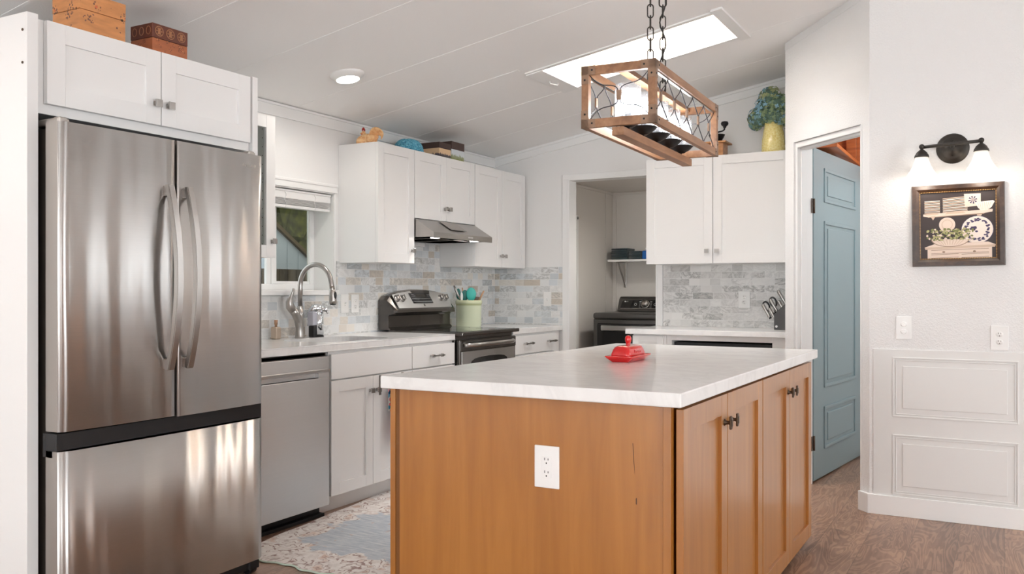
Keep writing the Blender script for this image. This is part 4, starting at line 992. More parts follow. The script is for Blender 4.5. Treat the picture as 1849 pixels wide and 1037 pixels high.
for y in (4.935, 5.00, 5.475, 5.535):
    bm = B(); lathe(bm, [(.025, 0), (.025, .006), (.020, .008)], cfm(y, .058, .003), 24); lathe(bm, [(.020, .008), (.0185, .024), (.016, .027), (0, .027)], cfm(y, .058, .003), 24); box(bm, -.0035, .0035, -.019, .019, .024, .034, .0015, cfm(y, .058, .003)); obj('knob', bm, M_NICKEL, cp)
bm = B(); t = cfm(5.235, .112, .004); lathe(bm, [(.0, .0), (.009, .0), (.009, .001), (.0075, .0014), (.0, .0014)], t, 20); bd = obj('badge', bm, M_ORB, cp)
text('lettering', 'GE', .009, cfm(5.235, .112, .0058), M_NICKEL, bd, .0003, .3)

# crock with utensils
cr = thing('utensil_crock', 'pale green ceramic crock full of utensils on the counter behind the range', 'crock', (-3.60, 5.80, CT))
m, n = mat('celadon_glaze', srgb(206, 214, 186), .22, 0, coat=.4); s = n.sep(n.coord()); n.link(n.ramp(n.math('DIVIDE', s[2], .2), [(.80, srgb(206, 214, 186)), (.86, srgb(170, 178, 134)), (.93, srgb(198, 204, 168))]), n.b.inputs['Base Color'])
bm = B(); lathe(bm, [(0, 0), (.090, 0), (.097, .006), (.098, .172), (.100, .177), (.103, .183), (.103, .201), (.099, .207), (.093, .206), (.091, .20), (.091, .02), (0, .02)], T(-3.60, 5.80, CT), 48); obj('crock_body', bm, m, cr)
M_TEAL = mat('teal_silicone', srgb(60, 178, 168), .4)[0]; M_TEALD = mat('dark_teal_silicone', srgb(44, 116, 110), .4)[0]; M_WOODU = mat('utensil_wood', srgb(196, 156, 122), .5)[0]; M_WOODD = mat('dark_utensil_wood', srgb(112, 88, 76), .5)[0]
def cc(dx_, dy_, dz_): return Vector((-3.60+dx_, 5.80+dy_, CT+dz_))
def utensil(name, label, parts):
    u_ = thing(name, label, 'utensil', tuple(cc(0, 0, .025)), group=None)
    for nm, b, mm in parts: obj(nm, b, mm, u_)
def handle(p0, p1, r, r2=None): b = B(); tube(b, [p0, p0.lerp(p1, .5), p1], [r, r, r2 or r], 10); return b
def cl(l, z, d=0): return Vector((-3.60+.85*l+.53*d, 5.80+.53*l-.85*d, CT+z))
def disc(l, z, w, h, d=0, th=.010): b = B(); ball(b, (0, 0, 0), th, w, h, M=T(*cl(l, z, d)) @ Rz(math.radians(-58))); return b
b = B(); tube(b, [cl(-.113, .318, .02), cl(-.100, .285, .02), cl(-.085, .25, .02), cl(-.055, .20, .02)], [.006, .010, .009, .007], 10); tube(b, [cl(-.055, .20, .02), cl(-.03, .12), cl(-.01, .03)], .006, 8)
utensil('kitchen_tongs', 'long steel tongs leaning to the left in the green crock', [('tongs_body', b, M_NICKEL)])
utensil('serving_spoon', 'dark teal spoon at the far left rim of the green crock, behind the tongs', [('spoon_bowl', disc(-.080, .254, .018, .042, -.02), M_TEALD), ('handle', handle(cl(-.074, .22, -.02), cl(-.03, .03, -.02), .005), M_TEALD)])
utensil('silicone_spatula', 'narrow white spatula in the green crock beside the tongs', [('blade', disc(-.055, .232, .011, .036, .035, .006), M_PLASTIC), ('handle', handle(cl(-.052, .20, .035), cl(-.02, .03, .02), .005), M_PLASTIC)])
utensil('serving_spoon', 'dark teal spoon with a wooden tip standing mid-crock', [('spoon_bowl', disc(-.030, .243, .028, .042, .0), M_TEALD), ('handle', handle(cl(-.050, .302, -.03), cl(-.01, .03, -.03), .005), M_WOODU)])
utensil('turner', 'broad turquoise silicone turner, brightest utensil in the crock', [('blade', disc(.018, .252, .038, .052, .02), M_TEAL), ('handle', handle(cl(.016, .21, .02), cl(.0, .03, .01), .005), M_TEAL)])
utensil('wooden_spoon', 'dark wooden spoon lying low at the right rim of the crock', [('spoon_bowl', disc(.065, .213, .026, .020, -.01), M_WOODD), ('handle', handle(cl(.06, .20, -.01), cl(.01, .03, -.02), .006), M_WOODD)])
utensil('wooden_spatula', 'light wooden spatula handle leaning to the right in the crock', [('handle', handle(cl(.076, .200, .015), cl(.116, .278, .015), .0075, .006), M_WOODU), ('blade', handle(cl(.076, .200, .015), cl(.02, .04, .01), .006), M_WOODU)])

# ================================================================== RIGHT BACK CORNER
RB = BACK(6.45)
# upper two-door cabinet
UB = BACK(6.141)
cu = thing('wall_cabinet', 'large white two-door wall cabinet right of the laundry opening', 'cabinet', (-1.75, 6.3, 1.386))
bm = B(); box(bm, -2.279, -1.202, 6.142, YB-.009, 1.388, 2.140, .0015); obj('cabinet_body', bm, M_CAB, cu)
d_ = obj('door', shaker(-2.281, -1.791, 1.386, 2.142, .021, .062, UB), M_CAB, cu); square_knob(-1.828, 1.474, .021, UB, d_)
d_ = obj('door', shaker(-1.787, -1.243, 1.386, 2.142, .021, .062, UB), M_CAB, cu); square_knob(-1.757, 1.474, .021, UB, d_)
# counter
bm = B(); box(bm, -2.335, -1.203, 5.845, YB-.009, .890, .926, .003); solo('countertop', bm, M_QUARTZ, 'white quartz countertop under the grey tile by the laundry opening', 'countertop')
b1 = thing('base_cabinet', 'white base cabinet with a cooler opening in the right back corner', 'cabinet', (-1.75, 6.15, 0))
bm = B(); box(bm, -2.290, -2.045, 5.888, YB-.01, .10, .889, .001); box(bm, -2.044, -2.008, 5.888, YB-.01, 0, .889, .001); box(bm, -1.326, -1.204, 5.888, YB-.01, 0, .889, .001); box(bm, -2.008, -1.326, 5.888, YB-.01, .853, .889, .001); box(bm, -2.29, -2.045, 5.95, YB-.01, 0, .1, .001)
obj('cabinet_body', bm, M_CAB, b1)
FB = BACK(5.888)
bm = shaker(-2.288, -2.064, .72, .880, .021, .045, FB, railv=.040); obj('drawer', bm, M_CAB, b1)
d_ = obj('door', shaker(-2.288, -2.064, .104, .712, .021, .05, FB), M_CAB, b1)
wc = thing('beverage_cooler', 'black undercounter appliance in the opening of the corner base cabinet', 'appliance', (-1.667, 6.2, 0))
bm = B(); box(bm, -2.004, -1.330, 5.93, 6.44, .01, .84, .003); obj('appliance_body', bm, M_BLACK, wc)
bm = B(); box(bm, -1.998, -1.336, 5.905, 5.93, .05, .80, .003); ddd = obj('door', bm, M_GLASSBLACK, wc); bm = B(); box(bm, -1.95, -1.38, 5.896, 5.905, .800, .812, .001); obj('handle', bm, M_BLACKMETAL, ddd)
# knife block and knives
kb = thing('knife_block', 'dark wooden knife block on the counter against the angled wall', 'knife block', (-1.36, 6.26, .926))
m = wood('ebony_block', srgb(30, 26, 24), srgb(46, 40, 38), srgb(58, 52, 48), .4, (20, 20, 4))
KM = Matrix(((1, 0, 0, -1.425), (0, 0, -1, 6.33), (0, 1, 0, .926), (0, 0, 0, 1)))
bm = B(); prism(bm, [(.035, .0), (.17, .0), (.17, .20), (.10, .17), (.035, .105)], 0, .11, KM, bev=.003); obj('block_body', bm, m, kb)
bm = B(); cyl(bm, (.052, .022, .11), (.052, .022, .1125), .008, seg=14, M=KM); obj('logo_disc', bm, M_NICKEL, kb)
dirk = Vector((-.50, 0, .866)); 
def knife(name, label, p, L_, r, d_=dirk, mm=M_NICKEL, grp=None):
    k_ = thing(name, label, 'knife' if name != 'kitchen_shears' else 'scissors', tuple(p)); b = B(); p = Vector(p); d2_ = d_.normalized()
    tube(b, [p, p+d2_*.012, p+d2_*L_*.5, p+d2_*(L_-.012), p+d2_*L_], [r*.72, r, r*.9, r*1.1, r*.7], 12); obj('handle', b, mm, k_)
    b = B(); tube(b, [p-d2_*.008, p+d2_*.001], r*.8, 10); obj('bolster', b, M_BLACK, k_); return k_
knife('kitchen_knife', 'steel-handled knife in the lowest slot at the left of the knife block', (-1.422, 6.245, 1.008), .105, .0115)
knife('kitchen_knife', 'steel-handled knife in the front slot of the knife block, second from left', (-1.385, 6.235, 1.000), .085, .0115)
knife('kitchen_knife', 'steel-handled knife in the middle of the knife block, above the shears', (-1.375, 6.265, 1.045), .105, .0115)
knife('kitchen_knife', 'short-handled knife beside the wall in the knife block', (-1.328, 6.24, 1.06), .075, .011)
knife('kitchen_knife', 'longest sharpening steel at the back of the knife block', (-1.315, 6.29, 1.085), .13, .011)
sh_ = thing('kitchen_shears', 'black-handled kitchen shears among the knives in the block', 'scissors', (-1.40, 6.28, 1.03))
for c_ in ((-1.452, 6.262, 1.085), (-1.41, 6.288, 1.115)):
    b = B(); tube(b, [(c_[0]+.024*math.cos(i*PI/10)*.9-.3*.02*math.sin(i*PI/10), c_[1], c_[2]+.032*math.sin(i*PI/10)) for i in range(20)], .006, 8, closed=True); tube(b, [(c_[0]+.012, c_[1], c_[2]-.03), (-1.395, 6.285, 1.03)], .006, 8); obj('finger_loop', b, M_BLACK, sh_)

# coffee grinder on top
cg = thing('coffee_grinder', 'antique wooden coffee grinder with black crank on the two-door cabinet', 'coffee grinder', (-1.775, 6.26, 2.142)); gx, gy, gz = -1.80, 6.26, 2.142
bm = B(); box(bm, gx-.075, gx+.075, gy-.075, gy+.075, gz, gz+.010, .002); box(bm, gx-.062, gx+.062, gy-.062, gy+.062, gz+.010, gz+.098, .002); box(bm, gx-.088, gx+.088, gy-.088, gy+.088, gz+.098, gz+.110, .003); obj('grinder_box', bm, M_GRIND, cg)
bm = B(); box(bm, gx-.045, gx+.045, gy-.066, gy-.062, gz+.02, gz+.075, .002); dw_ = obj('drawer', bm, M_GRIND, cg); bm = B(); ball(bm, (gx, gy-.073, gz+.048), .009); obj('knob', bm, M_BLACKMETAL, dw_)
bm = B(); lathe(bm, [(.015, 0), (.030, .004), (.048, .035), (.056, .052), (.058, .056), (.052, .056), (.040, .03), (.01, .008)], T(gx, gy, gz+.11), 28); obj('hopper', bm, M_BLACKMETAL, cg)
bm = B(); tube(bm, [(gx, gy, gz+.12), (gx, gy, gz+.175), (gx+.012, gy-.005, gz+.185), (gx+.05, gy-.02, gz+.188), (gx+.062, gy-.026, gz+.196), (gx+.064, gy-.027, gz+.222)], [.006, .006, .006, .005, .006, .007], 10); obj('crank', bm, M_BLACKMETAL, cg)
bm = B(); lathe(bm, [(0, 0), (.010, .002), (.012, .012), (.024, .022), (.027, .034), (.022, .045), (0, .050)], T(gx+.064, gy-.027, gz+.205), 20); obj('crank_knob', bm, M_BLACKMETAL, cg)

# yellow pitcher and hydrangeas
m, n = mat('yellow_speckled_glaze', srgb(224, 204, 122), .18, 0, coat=.6); v = n.coord((1, 1, 1)); f = n.noise(v, 90, 4, .7); n.link(n.ramp(f, [(.3, srgb(222, 194, 112)), (.5, srgb(240, 224, 148)), (.7, srgb(248, 238, 184))]), n.b.inputs['Base Color'])
px_, py_, pz_ = -1.405, 6.27, 2.142
pt = thing('pitcher', 'tall yellow glazed pitcher with handle on the two-door cabinet', 'pitcher', (px_, py_, pz_))
bm = B(); t = bmesh.new(); prof = [(.070, 0), (.078, .006), (.080, .03), (.078, .09), (.070, .15), (.058, .20), (.050, .235), (.052, .262), (.046, .262), (.044, .235), (.05, .2)]
R_ = []
for r, z in prof:
    ring = []
    for i in range(36):
        a_ = 2*PI*i/36; k = max(0, math.cos(a_-PI)); lip = (k**6)*.022*max(0, (z-.2)/.06); dz = (k**3)*.026*max(0, (z-.2)/.06)
        ring.append(t.verts.new((px_+(r+lip)*math.cos(a_), py_+(r+lip)*math.sin(a_), pz_+z+dz)))
    R_.append(ring)
for a_, b_ in zip(R_, R_[1:]):
    for i in range(36): f = t.faces.new((a_[i], a_[(i+1) % 36], b_[(i+1) % 36], b_[i])); f.smooth = True
t.faces.new(R_[0][::-1]); bmesh.ops.recalc_face_normals(t, faces=t.faces[:]); merge(bm, t); obj('pitcher_body', bm, m, pt)
bm = B(); tube(bm, [(px_+.050, py_, pz_+.225), (px_+.085, py_-.002, pz_+.235), (px_+.112, py_-.002, pz_+.20), (px_+.105, py_-.002, pz_+.12), (px_+.088, py_, pz_+.06), (px_+.072, py_, pz_+.045)], [.009, .009, .009, .008, .008, .009], 12); obj('handle', bm, mat('cream_glaze', srgb(226, 216, 184), .25, 0, coat=.5)[0], pt)
fm = [mat('hydrangea_blue', srgb(140, 180, 198), .7)[0], mat('hydrangea_teal', srgb(126, 168, 166), .7)[0], mat('hydrangea_green', srgb(142, 164, 124), .7)[0], mat('hydrangea_olive', srgb(168, 176, 128), .7)[0], mat('hydrangea_dry', srgb(196, 190, 156), .7)[0], mat('hydrangea_dark', srgb(100, 128, 112), .7)[0]]
r_ = random.Random(11); hb = thing('hydrangea_bouquet', 'blue-green dried hydrangea bouquet standing in the yellow pitcher', 'flowers', (px_, py_, pz_+.2))
balls = [((-.02, -.01, .40), .070, 3), ((-.055, .0, .33), .070, 0), ((.04, -.01, .335), .078, 2), ((-.105, -.01, .26), .066, 0), ((-.005, -.04, .27), .068, 2), ((.085, -.02, .25), .062, 3), ((.115, .0, .21), .05, 4), ((-.12, .01, .225), .050, 1), ((.0, .03, .33), .075, 1), ((.055, -.055, .245), .048, 0)]
for (c_, R0, hue) in balls:
    t = bmesh.new(); c_ = Vector((px_, py_, pz_))+Vector(c_); nfl = int(150*(R0/.07)**2)
    bmesh.ops.create_icosphere(t, subdivisions=2, radius=R0*.86)
    for q in t.verts: q.co = c_+q.co
    for f in t.faces: f.material_index = 5
    for i in range(nfl):
        zz = 1-2*(i+.5)/nfl; th = i*2.39996; rad = math.sqrt(1-zz*zz); nrm = Vector((rad*math.cos(th), rad*math.sin(th), zz)); nrm = (nrm+Vector([r_.uniform(-.3, .3) for _ in range(3)])).normalized()
        p = c_+nrm*R0*r_.uniform(.86, 1.10); x, y = ring_axes(nrm); a0 = r_.uniform(0, PI); s_ = r_.uniform(.009, .0125); mi = r_.choice([hue, hue, hue, r_.choice([0, 1, 2, 3]), 2, 5])
        for q in range(4):
            a_ = a0+q*PI/2; u_ = x*math.cos(a_)+y*math.sin(a_); v_ = nrm.cross(u_)
            f = t.faces.new([t.verts.new(p), t.verts.new(p+u_*s_*.7+v_*s_*.55+nrm*.003), t.verts.new(p+u_*s_*1.35+nrm*.001), t.verts.new(p+u_*s_*.7-v_*s_*.55+nrm*.003)]); f.material_index = mi
    bm = B(); merge(bm, t); obj('flower_head', bm, fm, hb)
    bm = B(); tube(bm, [(px_, py_, pz_+.06), (px_, py_, pz_+.20), tuple(c_)], .003, 6); obj('stem', bm, fm[2], hb)

# ================================================================== LAUNDRY
dy = thing('dryer', 'graphite front-loading dryer with round dial in the laundry room', 'dryer', (-2.84, 7.55, 0)); dx0, dx1, dy0, dy1 = -3.185, -2.50, 7.20, 7.93
bm = B(); box(bm, dx0, dx1, dy0+.02, dy1, .02, .94, .006); box(bm, dx0, dx1, dy0, dy1, .938, .998, .024, seg=4); obj('dryer_body', bm, M_DRYER, dy)
bm = B(); prism(bm, [(7.80, .99), (7.72, 1.0), (7.77, 1.115), (7.80, 1.135), (7.92, 1.135), (7.92, .99)], -3.165, -2.52, Matrix(((0, 0, 1, 0), (1, 0, 0, 0), (0, 1, 0, 0), (0, 0, 0, 1))), bev=.008); cn = obj('console', bm, M_DRYER, dy)
ca = math.atan2(.05, .115)
def CM(x, s): # on the console face
    o_ = Vector((x, 7.719+s*math.sin(ca)-.001, 1.0+s*math.cos(ca))); V = Vector((0, math.sin(ca), math.cos(ca))); Wv = Vector((0, -math.cos(ca), math.sin(ca)))
    return Matrix(((1, V.x, Wv.x, o_.x), (0, V.y, Wv.y, o_.y), (0, V.z, Wv.z, o_.z), (0, 0, 0, 1)))
bm = B(); prism(bm, [(-3.135, .030), (-2.53, .030), (-2.53, .112), (-3.11, .112), (-3.125, .10)], .001, .003, CM(0, 0) ); cpn = obj('control_panel', bm, M_GLASSBLACK, cn)
bm = B(); prism(bm, [(-3.135, .026), (-2.53, .026), (-2.53, .030), (-3.135, .030)], .001, .004, CM(0, 0)); obj('chrome_strip', bm, M_NICKEL, cn)
bm = B(); lathe(bm, [(.040, .002), (.040, .006), (.035, .007)], CM(-2.895, .072), 32); lathe(bm, [(.033, .007), (.030, .028), (0, .030)], CM(-2.895, .075), 32); obj('dial', bm, M_NICKEL, cpn)
text('lettering', 'LG', .016, CM(-3.075, .096) @ T(0, 0, .0036), M_PRINT, cpn, .0003)
bm = B(); lathe(bm, [(0, .003), (.007, .003), (.007, .0038), (0, .0038)], CM(-3.096, .096), 16); obj('logo_disc', bm, M_PRINT, cpn)
for x in (-2.99, -2.80): bm = B(); lathe(bm, [(.0095, .003), (.0095, .0042), (.012, .0042), (.012, .003)], CM(x, .068), 20); obj('round_button', bm, M_PRINT, cpn)
b = B()
for x in (-2.955, -2.85):
    for k in range(5): box(b, x, x+.020, .040+k*.014, .0425+k*.014, .003, .0036, 0, CM(0, 0))
for x in (-2.775, -2.745): 
    for k in range(4): box(b, x, x+.024, .042+k*.017, .048+k*.017, .003, .0036, 0, CM(0, 0))
o = obj('panel_print', b, M_PRINT, cpn); o['kind'] = 'stuff'
M = BACK(dy0)
bm = B(); box(bm, dx0+.045, dx1-.045, .12, .905, -.018, .012, .012, M); box(bm, dx0+.07, dx1-.07, .16, .885, .010, .018, .004, M); ddr = obj('door', bm, M_GLASSBLACK, dy)
bm = B(); box(bm, dx0+.09, dx1-.12, .842, .888, .012, .030, .008, M); obj('handle', bm, M_STEEL2, ddr)
lsh = thing('laundry_shelf', 'white shelf on brackets on the laundry back wall above the dryer', 'shelf', (-2.6, 7.89, 1.47))
bm = B(); box(bm, -3.28, -1.95, 7.765, 8.018, 1.463, 1.483, .002); obj('shelf_board', bm, M_TRIM, lsh)
for x in (-3.20, -2.40): bm = B(); tube(bm, [(x, 7.80, 1.458), (x, 7.99, 1.458)], .007, 8); box(bm, x-.012, x+.012, 8.005, 8.018, 1.22, 1.462, .002); prism(bm, [(7.83, 1.455), (7.845, 1.455), (8.01, 1.26), (8.01, 1.235)], x-.006, x+.006, Matrix(((0, 0, 1, 0), (1, 0, 0, 0), (0, 1, 0, 0), (0, 0, 0, 1)))); obj('bracket', bm, M_NICKEL, lsh)
M_TOW = mat('dark_teal_terry', srgb(38, 56, 62), .95, sheen=.3)[0]; M_TOW2 = mat('slate_terry', srgb(48, 66, 70), .95, sheen=.3)[0]
def towel(x0, x1, y0, y1, z0, h, lab, grp, mm):
    b = B()
    pl = [(y0, z0)]; 
    t = bmesh.new(); ring = [(y1, z0), (y1, z0+h)]+[(y0+.012-.012*math.sin(a_), z0+h/2+h/2*math.cos(a_)) for a_ in [i*PI/6 for i in range(7)]]
    A_ = [t.verts.new((x0, y, z)) for y, z in ring]; C_ = [t.verts.new((x1, y, z)) for y, z in ring]
    for i in range(len(ring)): f = t.faces.new((A_[i], A_[(i+1) % len(ring)], C_[(i+1) % len(ring)], C_[i])); f.smooth = True
    t.faces.new(A_[::-1]); t.faces.new(C_); bmesh.ops.recalc_face_normals(t, faces=t.faces[:]); merge(b, t)
    box(b, x0+.002, x1-.002, y0+.014, y1-.004, z0+h*.46, z0+h*.54)
    return solo('folded_towel', b, mm, lab, 'towel', grp)
r_ = random.Random(5); ords = ['bottom', 'second from the bottom', 'third from the bottom', 'fourth from the bottom', 'fifth from the bottom', 'sixth from the bottom', 'top']
for k in range(6): towel(-3.262+r_.uniform(0, .008), -3.100+r_.uniform(-.008, .006)+(.012 if k == 5 else 0), 7.80, 7.99, 1.4835+k*.0178, .0172, f'dark teal folded towel, {ords[k] if k < 5 else "top"} of the taller left shelf stack', 'folded towels in the taller stack', M_TOW if k % 2 else M_TOW2)
for k in range(5): towel(-3.084+r_.uniform(0, .006), -2.960+r_.uniform(-.006, .003), 7.80, 7.99, 1.4835+k*.0158, .0152, f'slate teal folded towel, {ords[k] if k < 4 else "top"} of the lower right shelf stack', 'folded towels in the lower stack', M_TOW2 if k % 2 else M_TOW)
bl = thing('detergent_bottle', 'blue plastic detergent bottle beside the folded towels', 'bottle', (-2.915, 7.845, 1.4835)); m = mat('blue_plastic', srgb(30, 96, 170), .3)[0]
bm = B(); box(bm, -2.950, -2.880, 7.80, 7.89, 1.4835, 1.565, .012); obj('bottle_body', bm, m, bl); bm = B(); cyl(bm, (-2.915, 7.845, 1.565), (-2.915, 7.845, 1.59), .018, seg=18); obj('cap', bm, M_PLASTIC, bl)

# ================================================================== ISLAND
IX0, IX1, IY0, IY1 = -1.83, -.787, 2.385, 4.45
bm = B(); box(bm, IX0, IX1, IY0, IY1, .873, .914, .004, seg=3); solo('island_countertop', bm, M_QUARTZ, 'large white quartz slab on the maple island', 'countertop')
isl = thing('kitchen_island', 'honey maple kitchen island base with four doors on the right side', 'island', (-1.31, 3.4, 0))
bm = B(); box(bm, -1.797, -.842, 2.437, 4.385, .06, .872, .001); box(bm, -1.76, -.88, 2.50, 4.33, 0, .06); obj('cabinet_body', bm, M_MAPLE, isl)
bm = B(); box(bm, -1.778, -.852, 2.424, 2.437, .0, .872, .0008); obj('end_panel', bm, M_MAPLE, isl)
bm = B(); box(bm, -.8515, -.828, 2.420, 2.445, .0, .872, .001); obj('corner_stile', bm, M_MAPLE, isl)
bm = B(); box(bm, -1.8165, -1.797, 2.424, 4.385, .0, .872, .001); obj('side_panel', bm, M_MAPLE, isl)
bm = B(); box(bm, -1.797, -1.7785, 2.429, 2.437, .0, .872, .001); obj('groove_strip', bm, mat('groove_maple', srgb(120, 76, 34), .5)[0], isl)
MI = LEFT(-.822)
m, n = mat('split_mark', srgb(74, 40, 16), .6)
dks = []
for (a_, b_) in ((2.447, 2.905), (2.911, 3.391), (3.402, 3.876), (3.882, 4.359)):
    dks.append(obj('door', shaker(a_, b_, .040, .861, .022, .066, MI, .0015, .012), M_MAPLE, isl))
def bronze_knob(u, v, par):
    b = B(); lathe(b, [(.011, .0), (.011, .002), (.007, .006), (.0055, .013), (.008, .019)], MI @ T(u, v, .022), 18); box(b, u-.0085, u+.0085, v-.022, v+.022, .040, .048, .004, MI); box(b, u-.006, u+.006, v-.012, v+.012, .047, .050, .0015, MI); return obj('knob', b, M_BRONZE, par)
bronze_knob(2.868, .770, dks[0]); bronze_knob(2.948, .770, dks[1]); bronze_knob(3.84, .770, dks[2]); bronze_knob(3.92, .770, dks[3])
for nm, pl in (('wood_split', [(-.945, .757), (-.9435, .757), (-.940, .70), (-.9385, .668), (-.9415, .70)]), ('wood_split', [(-.935, .597), (-.932, .60), (-.932, .580), (-.935, .581)])):
    bm = B(); prism(bm, pl, .0, .0006, BACK(2.424)); obj(nm, bm, m, isl)

# outlets and switches ------------------------------------------------
def plate(label, M, w, h, kind, mm=M_PLASTIC, cat='outlet', name='electrical_outlet'):
    o_ = M.to_translation(); r = bpy.data.objects.new(name, None); COL.objects.link(r); r.empty_display_size = .03; r.location = o_; tag(r, label, cat)
    b = B(); box(b, -w/2, w/2, -h/2, h/2, 0, .006, .0028, M, seg=3); p = obj('cover_plate', b, mm, r)
    if kind in ('decora', 'duplex', 'caps'):
        if kind == 'decora': b = B(); box(b, -.0165, .0165, -.033, .033, .005, .0072, .001, M); rc = obj('receptacle', b, mm, r)
        for s in (-1, 1):
            if kind != 'decora':
                b = B(); lathe(b, [(.0165, .004), (.0165, .0078), (.0155, .0088), (0, .0088)], M @ T(0, s*.0195, 0) @ Matrix.Diagonal((1, .82, 1, 1)), 28); rc = obj('receptacle', b, mm, r)
            if kind == 'caps':
                b = B(); cyl(b, (0, s*.0195, .0088), (0, s*.0195, .0125), .0128, .0118, 24, M=M); box(b, -.006, .006, s*.0195-.001, s*.0195+.001, .0125, .0165, .0008, M); obj('safety_cap', b, mm, rc)
            else:
                z_ = .0074 if kind == 'decora' else .0090
                for dx_, hh in ((-.0058, .0042), (.0058, .0034)): b = B(); box(b, dx_-.0011, dx_+.0011, s*.0195+.001-.0 , s*.0195+.001+hh*1.9, z_-.002, z_, 0, M); obj('slot', b, M_DARK, rc)
                b = B(); cyl(b, (0, s*.0195-.0075, z_-.002), (0, s*.0195-.0075, z_), .0024, seg=12, M=M); obj('ground_hole', b, M_DARK, rc)
    elif kind == 'toggle':
        b = B(); box(b, -.0055, .0055, -.012, .012, .005, .0068, .0008, M); rc = obj('toggle_base', b, mm, r); b = B(); box(b, -.0035, .0035, -.004, .004, 0, .017, .0012, M @ T(0, .002, .006) @ Rx(math.radians(-28))); obj('toggle', b, mm, rc)
        if True: b = B(); box(b, -.0052, .0052, -.0118, -.0105, .0062, .0070, 0, M); obj('slot', b, M_DARK, rc)
    if kind in ('decora', 'toggle'):
        for s in (-1, 1): b = B(); cyl(b, (0, s*.048, .0055), (0, s*.048, .0068), .003, seg=12, M=M); obj('plate_screw', b, M_GASKET if False else mm, p)
    return r
plate('white rectangular outlet on the maple end of the island', BACK(2.4238) @ T(-1.222, .662, 0), .084, .129, 'decora')
plate('white toggle switch plate on the tiles left of the range', LEFT(XW+.0085) @ T(4.512, 1.110, 0), .078, .120, 'toggle', cat='switch', name='light_switch')
plate('white outlet on the tiles between the toggle switch and the range', LEFT(XW+.0085) @ T(4.617, 1.110, 0), .078, .120, 'duplex')
plate('white toggle switch on tile beside the laundry opening', BACK(YB-.0085) @ T(-3.256, 1.123, 0), .070, .115, 'toggle', cat='switch', name='light_switch')
plate('white outlet on the grey tile below the large two-door cabinet', BACK(YB-.0085) @ T(-1.655, 1.128, 0), .086, .125, 'duplex')
plate('white outlet with two safety caps on the textured wall by the doorway', BACK(5.1195) @ T(-.467, 1.000, 0), .078, .122, 'caps')
plate('white open outlet sitting on the wainscot edge below the framed picture', BACK(5.1195) @ T(-.023, .957, 0), .080, .125, 'duplex')

# ================================================================== PENDANT
PC = (-1.198, 3.327, 1.777); pa = math.radians(2.3)
pn = thing('pendant_light', 'rectangular wood and wire lantern with five glass candle shades over the island', 'pendant light', PC, pa)
PW, PL_, PH, rs = .272, .885, .218, .030
hw, hl = PW/2, PL_/2
def pbox(bm, *a, **k): box(bm, *a, **k)
for sx in (-1, 1):
    for z in (0, PH-rs):
        bm = B(); x0 = sx*hw-(rs if sx > 0 else 0); box(bm, x0, x0+rs*.62 if sx < 0 else x0+rs, -hl+rs*.6, hl-rs*.6, z, z+rs, .001) if False else box(bm, min(sx*hw, sx*(hw-.020)), max(sx*hw, sx*(hw-.020)), -hl+.02, hl-.02, z, z+rs, .001); obj('side_rail', bm, M_PENDWOOD, pn, local=True)
for sy in (-1, 1):
    for z in (0, PH-rs):
        bm = B(); box(bm, -hw, hw, min(sy*hl, sy*(hl-.020)), max(sy*hl, sy*(hl-.020)), z, z+rs, .001); obj('end_rail', bm, M_PENDWOOD, pn, local=True)
    for sx in (-1, 1):
        bm = B(); box(bm, min(sx*hw, sx*(hw-.026)), max(sx*hw, sx*(hw-.026)), min(sy*hl, sy*(hl-.026)), max(sy*hl, sy*(hl-.026)), rs, PH-rs, .001); obj('corner_post', bm, M_PENDWOOD, pn, local=True)
        for z, dz in ((0, 1), (PH, -1)):   # L-shaped corner plates wrapping both faces
            bm = B(); e = .0012; za, zb = sorted((z-dz*e, z+dz*rs)); zc0, zc1 = sorted((z-dz*e, z+dz*.062))
            xa, xb = sorted((sx*(hw+e), sx*(hw-.052))); xc, xd = sorted((sx*(hw+e), sx*(hw-.0265))); yo0, yo1 = sorted((sy*(hl+e), sy*(hl-.004)))
            box(bm, xa, xb, yo0, yo1, za, zb, .0005); box(bm, xc, xd, yo0, yo1, zc0, zc1, .0005)
            ya, yb = sorted((sy*(hl+e*.9), sy*(hl-.052))); yc, yd = sorted((sy*(hl+e*.9), sy*(hl-.0265))); xo0, xo1 = sorted((sx*(hw+e*.9), sx*(hw-.004)))
            box(bm, xo0, xo1, ya, yb, za+.0002, zb-.0002, .0005); box(bm, xo0, xo1, yc, yd, zc0+.0002, zc1-.0002, .0005)
            cp_ = obj('corner_plate', bm, M_PENDCAP, pn, local=True)
            for (qx, qz) in ((.040, .015), (.013, .048)):
                bm = B(); ball(bm, (sx*(hw-qx), sy*(hl+.0015), z+dz*qz), .0036, .0018, .0036, 10, 6); obj('rivet', bm, M_BLACKMETAL, cp_, local=True)
                bm = B(); ball(bm, (sx*(hw+.0015), sy*(hl-qx), z+dz*qz), .0018, .0036, .0036, 10, 6); obj('rivet', bm, M_BLACKMETAL, cp_, local=True)
M_WIRE = mat('gunmetal_wire', (.09, .09, .10), .35, .9)[0]
